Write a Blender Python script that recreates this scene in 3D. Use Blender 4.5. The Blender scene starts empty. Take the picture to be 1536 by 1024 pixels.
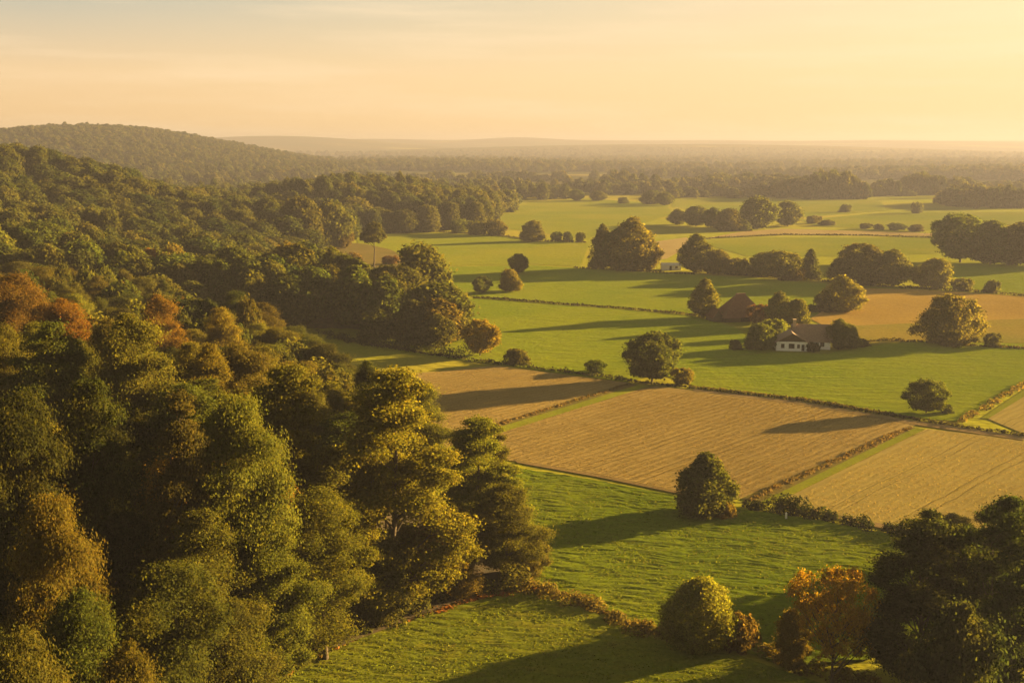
import bpy, math, random
import numpy as np
from mathutils import Vector

random.seed(11)
RNG = np.random.default_rng(7)
SC = bpy.context.scene
COL = SC.collection

# ------------------------------------------------------------------ camera maths (used to find real ground positions)
FPX, CAMZ, HORIZ = 1600.0, 65.0, 215.0
PITCH = math.atan((512 - HORIZ) / FPX)
CP, SP = math.cos(PITCH), math.sin(PITCH)


def gp(px, py, z=0.0):
    """ground point seen at a pixel of the 1536x1024 photograph"""
    u, v = (px - 768) / FPX, (512 - py) / FPX
    dz = -SP + v * CP
    dy = CP + v * SP
    t = (z - CAMZ) / dz
    return (u * t, dy * t)


def top_z(y, py):
    v = (512 - py) / FPX
    return CAMZ + y * (v * CP - SP) / (CP + v * SP)


def x_at(px, y, z):
    return (px - 768) / FPX * (y * CP - (z - CAMZ) * SP)


def project(x, y, z):
    dz = z - CAMZ
    F = y * CP - dz * SP
    return 768 + FPX * x / F, 512 - FPX * (y * SP + dz * CP) / F, F


# ------------------------------------------------------------------ noise
def vnoise(x, y, seed=0):
    xi, yi = np.floor(x).astype(np.int64), np.floor(y).astype(np.int64)
    fx, fy = x - xi, y - yi
    fx, fy = fx * fx * (3 - 2 * fx), fy * fy * (3 - 2 * fy)

    def hsh(a, b):
        n = (a * 374761393 + b * 668265263 + seed * 974711) & 0x7fffffff
        n = ((n ^ (n >> 13)) * 1274126177) & 0x7fffffff
        return ((n ^ (n >> 16)) & 0xffff) / 65535.0
    a = hsh(xi, yi) * (1 - fx) + hsh(xi + 1, yi) * fx
    b = hsh(xi, yi + 1) * (1 - fx) + hsh(xi + 1, yi + 1) * fx
    return a * (1 - fy) + b * fy


# ------------------------------------------------------------------ terrain
YE = [-100, 60, 100, 121, 150, 165, 185, 215, 280, 300, 352, 366, 400, 430, 470, 560, 640, 690, 760, 825, 1000, 1150, 1300, 1600, 2200]
XE = [-95, -72, -46, -27, 4, 2, -12, -30, -56, -90, -108, -22, -28, -60, -108, -126, -118, -106, -112, -18, -10, -30, -110, -200, -500]
YS = [-100, 60, 150, 220, 300, 450, 600, 720, 750, 780, 815, 850, 950, 1100, 1400, 1800, 2400]
SS = [.25, .22, .18, .12, .09, .12, .21, .275, .20, .12, .09, .20, .20, .08, .03, .0, .0]


def hgt(x, y):
    x = np.asarray(x, float)
    y = np.asarray(y, float)
    e = np.interp(y, YE, XE) - x
    s = np.interp(y, YS, SS)
    e = np.maximum(e, 0)
    h = s * e * e / (e + np.interp(y, [450, 650], [22, 48]))
    spur = vnoise((x * .8 - y * .6) / 34 + 40, (x * .6 + y * .8) / 120 + 40, 3) - .5
    h = h + np.clip(e / 40, 0, 1) * spur * np.interp(y, [200, 420, 800, 1000], [2, 11, 13, 4])
    cap = np.interp(y, [785, 850, 1200], [44, 17, 12])
    h = np.where(h > cap, cap + (h - cap) * .2, h)
    h = h * np.where(y > 765, np.clip((x + np.interp(y, [765, 810], [520, 235])) / 90, 0, 1), 1)
    # far wooded hill
    dx = x + 895
    h2 = 93 * np.exp(-(dx / np.where(dx > 0, 268, 380)) ** 2 / 2 - ((y - 2350) / 480) ** 2 / 2)
    dx = x + 620
    h2 = np.maximum(h2, 16 * np.exp(-(dx / 420) ** 2 / 2 - ((y - 2900) / 500) ** 2 / 2))
    # low ridges on the horizon
    far = np.clip((y - 4200) / 1500, 0, 1)
    r1 = 62 * np.exp(-((y - 5600) / 700) ** 2 / 2) * (0.55 + .45 * np.sin(x / 900 + .6)) * (x < 4000)
    r2 = (82 + 25 * np.exp(-((x - 40) / 330) ** 2) + 9 * np.exp(-((x - 1650) / 500) ** 2) + 10 * np.exp(-((x - 2800) / 600) ** 2) + 14 * np.exp(-((x + 1050) / 500) ** 2) + 5 * np.sin(x / 1500 + 2) + 3 * np.sin(x / 420)) * np.exp(-((y - 8600) / 900) ** 2 / 2)
    r3 = (92 - x / 1500 + 3 * np.sin(x / 600)) * np.exp(-((y - 11000) / 700) ** 2 / 2)
    r4 = 112 * np.exp(-((x + 1550) / 800) ** 2 / 2 - ((y - 7000) / 600) ** 2 / 2)
    return h + h2 + far * (np.maximum(np.maximum(r1, r4), np.maximum(r2, np.maximum(r3, 0))))


def h1(x, y):
    return float(hgt(x, y))


# ------------------------------------------------------------------ mesh helpers
def np_mesh(name, verts, faces, mats=(), smooth=False, face_mat=None):
    """faces: (n,k) int array, all of one size"""
    me = bpy.data.meshes.new(name)
    verts = np.asarray(verts, np.float32)
    faces = np.asarray(faces, np.int32)
    n, k = faces.shape
    me.vertices.add(len(verts))
    me.vertices.foreach_set('co', verts.ravel())
    me.loops.add(n * k)
    me.loops.foreach_set('vertex_index', faces.ravel())
    me.polygons.add(n)
    me.polygons.foreach_set('loop_start', np.arange(0, n * k, k, dtype=np.int32))
    me.polygons.foreach_set('loop_total', np.full(n, k, np.int32))
    if smooth:
        me.polygons.foreach_set('use_smooth', np.ones(n, bool))
    for m in mats:
        me.materials.append(m)
    if face_mat is not None:
        me.polygons.foreach_set('material_index', np.asarray(face_mat, np.int32))
    me.update(calc_edges=True)
    return me


def link(name, me, parent=None, loc=(0, 0, 0)):
    o = bpy.data.objects.new(name, me)
    COL.objects.link(o)
    o.location = loc
    if parent is not None:
        o.parent = parent
    return o


def tag(o, label=None, cat=None, group=None, kind=None):
    if label:
        o['label'] = label
    if cat:
        o['category'] = cat
    if group:
        o['group'] = group
    if kind:
        o['kind'] = kind
    return o


class MB:
    """collects boxes / prisms as quads+tris into one polygon mesh"""
    def __init__(s):
        s.v, s.f = [], []

    def poly(s, pts):
        b = len(s.v)
        s.v += [tuple(p) for p in pts]
        s.f.append(tuple(range(b, b + len(pts))))

    def hexa(s, p):
        b = len(s.v)
        s.v += [tuple(q) for q in p]
        for f in ((0, 3, 2, 1), (4, 5, 6, 7), (0, 1, 5, 4), (1, 2, 6, 5), (2, 3, 7, 6), (3, 0, 4, 7)):
            s.f.append(tuple(b + i for i in f))

    def box(s, x0, x1, y0, y1, z0, z1):
        s.hexa([(x0, y0, z0), (x1, y0, z0), (x1, y1, z0), (x0, y1, z0), (x0, y0, z1), (x1, y0, z1), (x1, y1, z1), (x0, y1, z1)])

    def slab(s, quad, t):
        """thick sheet from a quad (top face), thickness t downwards along its normal"""
        q = [Vector(p) for p in quad]
        n = (q[1] - q[0]).cross(q[-1] - q[0]).normalized()
        if n.z < 0:
            n = -n
        lo = [p - n * t for p in q]
        b = len(s.v)
        k = len(q)
        s.v += [tuple(p) for p in lo] + [tuple(p) for p in q]
        s.f.append(tuple(b + i for i in reversed(range(k))))
        s.f.append(tuple(b + k + i for i in range(k)))
        for i in range(k):
            j = (i + 1) % k
            s.f.append((b + i, b + j, b + k + j, b + k + i))

    def build(s, name, mat, parent=None, loc=(0, 0, 0)):
        me = bpy.data.meshes.new(name)
        me.from_pydata(s.v, [], s.f)
        me.materials.append(mat)
        me.update()
        return link(name, me, parent, loc)


# ------------------------------------------------------------------ materials
def new_mat(name):
    m = bpy.data.materials.new(name)
    m.use_nodes = True
    nt = m.node_tree
    nt.nodes.clear()
    return m, nt


def N(nt, t, **kw):
    n = nt.nodes.new(t)
    for k, v in kw.items():
        if k.startswith('i_'):
            n.inputs[k[2:].replace('_', ' ')].default_value = v
        else:
            setattr(n, k, v)
    return n


def L(nt, a, b):
    nt.links.new(a, b)


def math_node(nt, op, a, b=None, clamp=False):
    n = nt.nodes.new('ShaderNodeMath')
    n.operation = op
    n.use_clamp = clamp
    for i, q in enumerate((a, b)):
        if q is None:
            continue
        if isinstance(q, (int, float)):
            n.inputs[i].default_value = q
        else:
            nt.links.new(q, n.inputs[i])
    return n.outputs[0]


def mixc(nt, fac, a, b, blend='MIX'):
    n = nt.nodes.new('ShaderNodeMix')
    n.data_type = 'RGBA'
    n.blend_type = blend
    for s, q in ((n.inputs[0], fac), (n.inputs[6], a), (n.inputs[7], b)):
        if isinstance(q, (int, float)):
            s.default_value = q
        elif isinstance(q, tuple):
            s.default_value = q if len(q) == 4 else q + (1,)
        else:
            nt.links.new(q, s)
    return n.outputs[2]


def ramp(nt, fac, stops):
    n = nt.nodes.new('ShaderNodeValToRGB')
    el = n.color_ramp.elements
    while len(el) < len(stops):
        el.new(.5)
    for e, (p, c) in zip(el, stops):
        e.position = p
        e.color = c if len(c) == 4 else c + (1,)
    nt.links.new(fac, n.inputs[0])
    return n.outputs[0]


def noise_tex(nt, vec, scale, detail=3, rough=.55):
    n = N(nt, 'ShaderNodeTexNoise')
    n.inputs['Scale'].default_value = scale
    n.inputs['Detail'].default_value = detail
    n.inputs['Roughness'].default_value = rough
    L(nt, vec, n.inputs['Vector'])
    return n.outputs['Fac']


def mapping(nt, vec, scale=(1, 1, 1), rot=(0, 0, 0)):
    n = N(nt, 'ShaderNodeMapping')
    n.inputs['Scale'].default_value = scale
    n.inputs['Rotation'].default_value = rot
    L(nt, vec, n.inputs['Vector'])
    return n.outputs[0]


def leaf_mat(name, fixed=None, autumn=(.15, .115, .014), autumn_amt=.25, trans=.54):
    m, nt = new_mat(name)
    oi = N(nt, 'ShaderNodeObjectInfo')
    geo = N(nt, 'ShaderNodeNewGeometry')
    tc = N(nt, 'ShaderNodeTexCoord')
    if fixed is None:
        base = oi.outputs['Color']
    else:
        base = ramp(nt, oi.outputs['Random'], [(i / (len(fixed) - 1), c) for i, c in enumerate(fixed)])
    # patches turned by autumn inside one crown
    add = N(nt, 'ShaderNodeVectorMath', operation='ADD')
    L(nt, tc.outputs['Object'], add.inputs[0])
    comb = N(nt, 'ShaderNodeCombineXYZ')
    L(nt, math_node(nt, 'MULTIPLY', oi.outputs['Random'], 300.0), comb.inputs[0])
    L(nt, comb.outputs[0], add.inputs[1])
    nz = noise_tex(nt, add.outputs[0], .22, 2)
    pf = math_node(nt, 'MULTIPLY', math_node(nt, 'SUBTRACT', nz, .48), 3.0 * autumn_amt, True)
    c = mixc(nt, pf, base, autumn)
    isl = geo.outputs['Random Per Island']
    hs = N(nt, 'ShaderNodeHueSaturation')
    L(nt, c, hs.inputs['Color'])
    L(nt, math_node(nt, 'ADD', math_node(nt, 'MULTIPLY', isl, .035), .482), hs.inputs['Hue'])
    v2 = N(nt, 'ShaderNodeTexWhiteNoise', noise_dimensions='1D')
    L(nt, isl, v2.inputs['W'])
    val = math_node(nt, 'ADD', math_node(nt, 'MULTIPLY', v2.outputs['Value'], .7), .6)
    val = math_node(nt, 'MULTIPLY', val, math_node(nt, 'ADD', math_node(nt, 'MULTIPLY', oi.outputs['Random'], .35), .82))
    L(nt, val, hs.inputs['Value'])
    col = hs.outputs[0]
    d = N(nt, 'ShaderNodeBsdfDiffuse')
    t = N(nt, 'ShaderNodeBsdfTranslucent')
    L(nt, col, d.inputs['Color'])
    L(nt, mixc(nt, 1.0, col, (1.25, 1.12, .6, 1), 'MULTIPLY'), t.inputs['Color'])
    mx = N(nt, 'ShaderNodeMixShader')
    mx.inputs[0].default_value = trans
    L(nt, d.outputs[0], mx.inputs[1])
    L(nt, t.outputs[0], mx.inputs[2])
    out = N(nt, 'ShaderNodeOutputMaterial')
    L(nt, mx.outputs[0], out.inputs['Surface'])
    return m


def simple_mat(name, c1, c2, scale=3.0, rough=.9, stripes=None, bump=0.0):
    m, nt = new_mat(name)
    tc = N(nt, 'ShaderNodeTexCoord')
    nz = noise_tex(nt, tc.outputs['Object'], scale, 5)
    col = ramp(nt, nz, [(.3, c1), (.7, c2)])
    h = nz
    if stripes:
        w = N(nt, 'ShaderNodeTexWave', wave_type='BANDS', bands_direction=stripes[0])
        w.inputs['Scale'].default_value = stripes[1]
        w.inputs['Distortion'].default_value = .6
        w.inputs['Detail'].default_value = 2
        L(nt, tc.outputs['Object'], w.inputs['Vector'])
        col = mixc(nt, math_node(nt, 'MULTIPLY', w.outputs['Fac'], .35), col, (c1[0] * .45, c1[1] * .45, c1[2] * .45))
        h = w.outputs['Fac']
    b = N(nt, 'ShaderNodeBsdfPrincipled')
    L(nt, col, b.inputs['Base Color'])
    b.inputs['Roughness'].default_value = rough
    b.inputs['Specular IOR Level'].default_value = .2
    if bump:
        bp = N(nt, 'ShaderNodeBump')
        bp.inputs['Strength'].default_value = bump
        bp.inputs['Distance'].default_value = .1
        L(nt, h, bp.inputs['Height'])
        L(nt, bp.outputs[0], b.inputs['Normal'])
    out = N(nt, 'ShaderNodeOutputMaterial')
    L(nt, b.outputs[0], out.inputs['Surface'])
    return m


def field_mat(name, ca, cb, cc=None, rot=0.0, rip=(0.16, .55), rip_amt=.5, fine=1.5, rows=None, dist=.5, patch=.02, grain=.9):
    """grass / crop surface: large patches, stretched tufts and optional rows; relief by bump"""
    m, nt = new_mat(name)
    tc = N(nt, 'ShaderNodeTexCoord')
    P = tc.outputs['Object']
    big = noise_tex(nt, P, patch, 4)
    mid = noise_tex(nt, mapping(nt, P, (rip[0], rip[1], 1), (0, 0, rot)), 1.0, 4, .6)
    fin = noise_tex(nt, P, fine, 3, .7)
    col = ramp(nt, big, [(.40, ca), (.60, cb)])
    if cc:
        col = mixc(nt, math_node(nt, 'MULTIPLY', math_node(nt, 'SUBTRACT', mid, .5), 2.2, True), col, cc)
    hs = N(nt, 'ShaderNodeHueSaturation')
    L(nt, col, hs.inputs['Color'])
    L(nt, math_node(nt, 'ADD', math_node(nt, 'MULTIPLY', fin, grain), 1 - grain / 2), hs.inputs['Value'])
    col = hs.outputs[0]
    h = math_node(nt, 'ADD', math_node(nt, 'MULTIPLY', mid, rip_amt), math_node(nt, 'MULTIPLY', fin, .25))
    if rows:
        w = N(nt, 'ShaderNodeTexWave', wave_type='BANDS', bands_direction='X')
        w.inputs['Scale'].default_value = rows[1]
        w.inputs['Distortion'].default_value = 5.0
        w.inputs['Detail'].default_value = 4
        w.inputs['Detail Scale'].default_value = .7
        w.inputs['Detail Roughness'].default_value = .65
        L(nt, mapping(nt, P, (1, 1, 1), (0, 0, rows[0])), w.inputs['Vector'])
        h = math_node(nt, 'ADD', h, math_node(nt, 'MULTIPLY', w.outputs['Fac'], rows[2]))
        # wheel tracks of the tractor, in pairs every 12 m
        sx_ = N(nt, 'ShaderNodeSeparateXYZ')
        L(nt, mapping(nt, P, (1, 1, 1), (0, 0, rows[0])), sx_.inputs[0])
        wob = math_node(nt, 'MULTIPLY', noise_tex(nt, P, .05, 2), 3.0)
        fr = math_node(nt, 'FRACT', math_node(nt, 'DIVIDE', math_node(nt, 'ADD', sx_.outputs['X'], wob), 12.0))
        pp = math_node(nt, 'ABSOLUTE', math_node(nt, 'SUBTRACT', math_node(nt, 'ABSOLUTE', math_node(nt, 'SUBTRACT', fr, .5)), .08))
        tl = math_node(nt, 'SUBTRACT', 1.0, math_node(nt, 'DIVIDE', pp, .022), True)
        col = mixc(nt, math_node(nt, 'MULTIPLY', tl, math_node(nt, 'MULTIPLY', mid, .75)), col, (ca[0] * .5, ca[1] * .5, ca[2] * .55))
        h = math_node(nt, 'SUBTRACT', h, math_node(nt, 'MULTIPLY', tl, .25))
        col = mixc(nt, math_node(nt, 'MULTIPLY', w.outputs['Fac'], .4 * rows[2] + .04), col, (ca[0] * .5, ca[1] * .5, ca[2] * .5))
    bp = N(nt, 'ShaderNodeBump')
    bp.inputs['Strength'].default_value = 1.0
    bp.inputs['Distance'].default_value = dist
    L(nt, h, bp.inputs['Height'])
    b = N(nt, 'ShaderNodeBsdfDiffuse')
    b.inputs['Roughness'].default_value = .6
    L(nt, col, b.inputs['Color'])
    L(nt, bp.outputs[0], b.inputs['Normal'])
    out = N(nt, 'ShaderNodeOutputMaterial')
    L(nt, b.outputs[0], out.inputs['Surface'])
    return m


LEAF = leaf_mat('leaf', None)
LEAF_FAR = leaf_mat('leaf_far', [(.036, .050, .012), (.055, .066, .013), (.074, .074, .014), (.044, .058, .014), (.086, .080, .016)], autumn_amt=.2)
TUFT = leaf_mat('tuft', None, autumn=(.16, .12, .03), autumn_amt=.6, trans=.3)
BARK = simple_mat('bark', (.035, .026, .017), (.075, .055, .035), 6.0, .95, bump=.4)

# ------------------------------------------------------------------ foliage and trees


def leaf_quads(P, Nn, size, rng, aspect=1.5):
    """diamond leaf sprays at points P facing Nn"""
    n = len(P)
    a = rng.normal(size=(n, 3))
    t = np.cross(Nn, a)
    t /= np.linalg.norm(t, axis=1, keepdims=True) + 1e-9
    b = np.cross(Nn, t)
    s = (size * (.5 + 1.45 * rng.uniform(size=n) ** 1.8))[:, None]
    l, w = s * aspect * .5, s * .5
    bend = Nn * s * rng.uniform(-.25, .25, n)[:, None]
    V = np.empty((n, 4, 3))
    V[:, 0] = P + t * l
    V[:, 1] = P + b * w + bend
    V[:, 2] = P - t * l
    V[:, 3] = P - b * w + bend
    F = np.arange(n * 4).reshape(n, 4)
    return V.reshape(-1, 3), F


def tube(pts, rad, sides=6):
    pts = np.asarray(pts, float)
    V, F = [], []
    n = len(pts)
    for i in range(n):
        d = pts[min(i + 1, n - 1)] - pts[max(i - 1, 0)]
        d /= np.linalg.norm(d) + 1e-9
        a = np.array([1., 0, 0]) if abs(d[0]) < .8 else np.array([0, 1., 0])
        u = np.cross(d, a)
        u /= np.linalg.norm(u)
        v = np.cross(d, u)
        for k in range(sides):
            th = 2 * math.pi * k / sides
            V.append(pts[i] + rad[i] * (math.cos(th) * u + math.sin(th) * v))
    for i in range(n - 1):
        for k in range(sides):
            k2 = (k + 1) % sides
            F.append((i * sides + k, i * sides + k2, (i + 1) * sides + k2, (i + 1) * sides + k))
    return np.array(V), np.array(F)


def prof_round(t):
    return np.sqrt(np.maximum(0, 1 - np.abs(2 * t - 1) ** 2.3))


def prof_oval(t):
    return np.sin(np.pi * np.clip(t, 0, 1) ** .72) ** .62


def prof_tall(t):
    return np.minimum(1, (t + .04) * 6) ** .5 * np.clip(1 - t ** 2.6, 0, 1) ** .7


def prof_pyr(t):
    return np.clip(1 - t, 0, 1) ** .42 * np.minimum(1, (t + .06) * 5) ** .5


def prof_cone(t):
    return np.minimum(1, (t + .03) * 7) * np.clip(1 - t, 0, 1) ** .8 + .03


def prof_dome(t):
    return np.sqrt(np.maximum(0, 1 - np.maximum(t, 0) ** 2.2)) * np.minimum(1, (t + .10) * 3.2) ** .55


def make_tree(seed, H, R, base, prof, nlobe, lobe_r, sub, leaves, leaf, limbs=16, trunk_r=None, lean=.0, flat=.8, trunk_top=.86, fuzz=.12, inner=3, env=.2, gap=None):
    """returns (crown mesh, trunk mesh): boughs (lobes) carry clumps, clumps carry leaf sprays"""
    rng = np.random.default_rng(seed)
    z0 = base * H
    ch = H - z0
    ts = np.linspace(.0, 1, 200)
    w = prof(ts) + .08
    cdf = np.cumsum(w) / w.sum()
    lob = rng.uniform(0, 6.28, 4)
    LC, LR = [], []
    for i in range(nlobe):
        t = float(np.interp((i + rng.uniform(.1, .9)) / nlobe, cdf, ts))
        th = i * 2.39996 + rng.uniform(-.7, .7)
        rr = R * float(prof(t)) * (1 + .15 * math.sin(2 * th + lob[0]) + .12 * math.sin(3 * th + lob[1] + 4 * t) + .10 * math.sin(7 * t + lob[2]))
        if gap and gap[0] < t < gap[1] and -math.sin(th) > .72:
            continue
        lr = lobe_r * rng.uniform(.6, 1.35)
        lr = min(lr, max(rr * 1.05, lobe_r * .35))
        rad = max(0, rr - lr * .85) * (1 if i % inner else rng.uniform(.2, .7))
        z = z0 + t * ch
        z = max(min(z, H - lr * flat * .92), z0 + lr * flat * .5)
        LC.append((rad * math.cos(th), rad * math.sin(th), z))
        LR.append(lr)
    LC, LR = np.array(LC), np.array(LR)
    nlobe = len(LR)
    LC[:, 0] += lean * LC[:, 2]
    ax = np.stack([LC[:, 0], LC[:, 1], (LC[:, 2] - (z0 + ch * .35)) * .8], 1)
    ax /= np.linalg.norm(ax, axis=1, keepdims=True) + 1e-6
    C, CR, CD = [], [], []
    for i in range(nlobe):
        for j in range(sub):
            d = rng.normal(size=3) + ax[i] * .75 + np.array([0, 0, .25])
            d /= np.linalg.norm(d)
            q = LR[i] * rng.uniform(.55, .86)
            C.append(LC[i] + d * q * np.array([1, 1, flat]))
            CR.append(LR[i] * rng.uniform(.24, .50))
            CD.append(d)
    C, CR, CD = np.array(C), np.array(CR), np.array(CD)
    wts = CR ** 2
    wts /= wts.sum()
    idx = rng.choice(len(C), leaves, p=wts)
    d = rng.normal(size=(leaves, 3))
    d /= np.linalg.norm(d, axis=1, keepdims=True)
    rad = CR[idx] * rng.uniform(size=leaves) ** .4 * 1.12
    fz = rng.uniform(size=leaves) < fuzz
    rad = np.where(fz, CR[idx] * rng.uniform(1., 1.95, leaves), rad)
    P = C[idx] + d * rad[:, None] * np.array([1, 1, flat])
    lowz = .02 * H if base < .05 else z0 * .85
    # part of the sprays fill the outline of the whole crown
    D = d * .5 + CD[idx] * .45
    ne = int(env * leaves)
    te = np.interp(rng.uniform(size=ne), cdf, ts)
    he = rng.uniform(0, 6.283, ne)
    we = 1 + .10 * np.sin(2 * he + lob[0]) + .08 * np.sin(3 * he + lob[1] + 4 * te) + .07 * np.sin(7 * te + lob[2]) + .06 * np.sin(5 * he + 11 * te + lob[3]) + .06 * np.sin(9 * he - 17 * te) + .05 * np.sin(14 * he + 23 * te + lob[0]) * np.sin(19 * te + 6 * he)
    q = .93 - .30 * rng.uniform(size=ne) ** 1.6 + np.where(rng.uniform(size=ne) < fuzz, rng.uniform(0, .20, ne), 0)
    re_ = R * prof(te) * we * q
    ze = z0 + ch * (.5 + (te - .5) * (.9 + .1 * q))
    P[:ne] = np.stack([re_ * np.cos(he) + lean * ze, re_ * np.sin(he), ze], 1)
    D[:ne] = np.stack([np.cos(he), np.sin(he), (te - .42) * 1.1], 1) * .6 + rng.normal(size=(ne, 3)) * .35
    bad = P[:, 2] < lowz
    P[bad, 2] = lowz + rng.uniform(0, .05 * H, bad.sum())
    axis = np.stack([P[:, 0], P[:, 1], (P[:, 2] - (z0 + ch * .35)) * .7], 1)
    axis /= np.linalg.norm(axis, axis=1, keepdims=True) + 1e-6
    nn = D + axis * .4 + np.array([0, 0, .2]) + rng.normal(size=(leaves, 3)) * .75
    nn /= np.linalg.norm(nn, axis=1, keepdims=True)
    V, F = leaf_quads(P, nn, leaf, rng, 1.3)
    crown = np_mesh('crown', V, F, [LEAF])
    # trunk, limbs and branches
    tr = trunk_r or H * .016
    VV, FF, off = [], [], 0

    def addt(pts, rad, sides=6):
        nonlocal off
        v, f = tube(pts, rad, sides)
        VV.append(v)
        FF.append(f + off)
        off += len(v)
    k = 9
    zt = np.linspace(-.06 * H, trunk_top * H, k)
    wob = np.cumsum(rng.normal(size=(k, 2)) * .012 * H, 0) * np.linspace(0, 1, k)[:, None]
    pts = np.stack([wob[:, 0] + lean * np.maximum(zt, 0), wob[:, 1], zt], 1)
    rads = tr * np.linspace(1, .18, k)
    rads[0] *= 1.5
    rads[1] *= 1.12
    addt(pts, rads, 8)
    for j in rng.permutation(nlobe)[:limbs]:
        c = LC[j]
        dist = math.hypot(c[0], c[1])
        zs = min(max(c[2] - dist * rng.uniform(.5, 1.0) - .05 * H, .12 * H), trunk_top * H * .95)
        if c[2] < zs:
            continue
        st = np.array([np.interp(zs, zt, pts[:, 0]), np.interp(zs, zt, pts[:, 1]), zs])
        r0 = float(np.interp(zs, zt, rads)) * .62
        mid = (st + c) / 2 + np.array([0, 0, -.06 * dist]) + rng.normal(size=3) * .04 * dist
        path = np.array([st, st * .6 + mid * .4 + np.array([0, 0, .01]), mid, mid * .45 + c * .55, c])
        addt(path, r0 * np.array([1, .8, .6, .38, .12]), 5)
        for q in range(3):
            e = C[j * sub + q % sub]
            addt(np.array([mid * .5 + c * .5, (mid * .5 + c * .5 + e) / 2 + np.array([0, 0, .05]), e]), r0 * np.array([.34, .2, .06]), 4)
    trunk = np_mesh('trunk', np.concatenate(VV), np.concatenate(FF), [BARK], smooth=True)
    return crown, trunk, H, R


V_ = {}
# foreground woodland, leaf sprays readable
V_['near_a'] = make_tree(1, 28, 7.6, .12, prof_oval, 30, 3.5, 13, 210000, .155, 30, flat=.42, env=.0, fuzz=.22)
V_['near_b'] = make_tree(2, 28, 7.2, .10, prof_pyr, 32, 3.3, 13, 210000, .155, 32, flat=.40, env=.0, fuzz=.22)
V_['near_c'] = make_tree(3, 26, 8.2, .16, prof_dome, 28, 3.8, 13, 210000, .155, 28, flat=.45, env=.0, fuzz=.22)
V_['near_d'] = make_tree(4, 30, 7.2, .08, prof_pyr, 46, 2.6, 11, 170000, .155, 40, flat=.36, fuzz=.3, env=.0)
V_['near_e'] = make_tree(5, 26, 8.0, .14, prof_round, 26, 3.9, 14, 210000, .155, 26, flat=.45, env=.0, fuzz=.22)
V_['near_f'] = make_tree(8, 28, 7.4, .10, prof_pyr, 50, 2.7, 12, 190000, .155, 44, flat=.42, env=.0, fuzz=.28, gap=(.12, .72), trunk_r=.42)
V_['dark_a'] = make_tree(9, 26, 7.6, .14, prof_oval, 40, 2.5, 11, 140000, .17, 40, flat=.5, env=.0, fuzz=.35)
V_['dark_b'] = make_tree(10, 26, 7.6, .14, prof_dome, 36, 2.7, 11, 140000, .17, 36, flat=.5, env=.0, fuzz=.35)
V_['under_a'] = make_tree(6, 11, 4.6, .0, prof_oval, 18, 2.1, 12, 70000, .17, 14, flat=.7, env=.08, fuzz=.2)
V_['under_b'] = make_tree(7, 12, 4.6, .0, prof_dome, 18, 2.2, 12, 70000, .17, 14, flat=.7, env=.08, fuzz=.2)
# lone trees of the valley
V_['round_a'] = make_tree(11, 12, 5.6, .09, prof_round, 46, 1.75, 8, 30000, .30, 18, fuzz=.35)
V_['round_b'] = make_tree(12, 12, 5.6, .05, prof_dome, 44, 1.8, 8, 30000, .30, 18, fuzz=.35)
V_['oval_a'] = make_tree(13, 14, 5.0, .04, prof_oval, 44, 1.6, 8, 28000, .30, 18, fuzz=.35)
V_['oval_b'] = make_tree(14, 14, 5.0, .03, prof_tall, 48, 1.6, 8, 30000, .30, 18, fuzz=.35)
V_['open'] = make_tree(15, 12, 5.4, .34, prof_round, 44, 1.2, 8, 22000, .15, 44, trunk_r=.24, fuzz=.3)
V_['multi'] = make_tree(16, 13, 7.6, .03, prof_dome, 60, 1.8, 7, 32000, .30, 24, fuzz=.25)
V_['fore_bush'] = make_tree(21, 8, 4.6, .0, prof_dome, 60, 1.2, 9, 60000, .15, 30, fuzz=.3, env=.5)
V_['cone'] = make_tree(17, 15, 4.2, .03, prof_cone, 30, 1.5, 9, 18000, .30, 16, trunk_top=.97, fuzz=.2)
V_['bush_a'] = make_tree(18, 4, 3.0, .0, prof_dome, 26, .9, 7, 9000, .22, 8, trunk_r=.08, fuzz=.25)
V_['bush_b'] = make_tree(19, 4, 3.2, .0, prof_round, 26, .95, 7, 9000, .22, 8, trunk_r=.08, fuzz=.25)
V_['lolly'] = make_tree(20, 22, 5.6, .58, prof_dome, 16, 2.2, 10, 12000, .42, 12, trunk_r=.42)
# woodland further off
V_['wood_a'] = make_tree(31, 18, 6.8, .04, prof_oval, 20, 3.0, 9, 14000, .55, 8, fuzz=.25, env=.55)
V_['wood_b'] = make_tree(32, 18, 6.4, .03, prof_tall, 22, 2.7, 9, 14000, .55, 8, fuzz=.25, env=.55)
V_['wood_c'] = make_tree(33, 17, 7.4, .05, prof_round, 20, 3.3, 9, 14000, .55, 8, fuzz=.25, env=.55)
V_['wood_d'] = make_tree(34, 18, 7.0, .03, prof_dome, 22, 3.0, 9, 14000, .55, 8, fuzz=.25, env=.55)
V_['far_a'] = make_tree(41, 17, 7.5, .03, prof_dome, 10, 4.0, 7, 2200, 1.25, 3)
V_['far_b'] = make_tree(42, 17, 7.0, .03, prof_oval, 10, 3.8, 7, 2200, 1.25, 3)
V_['far_c'] = make_tree(43, 15, 8.5, .03, prof_round, 10, 4.2, 7, 2200, 1.3, 3)

DARK = (.042, .052, .011)
GREEN = (.062, .078, .013)
OLIVE = (.080, .090, .014)
GOLD = (.13, .118, .015)
AMBER = (.18, .115, .014)
RUST = (.20, .09, .012)


def jit(c, s=.12):
    return tuple(max(.005, q * random.uniform(1 - s, 1 + s)) for q in c)


PROTO = {}
N_TREE = [0]


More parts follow.
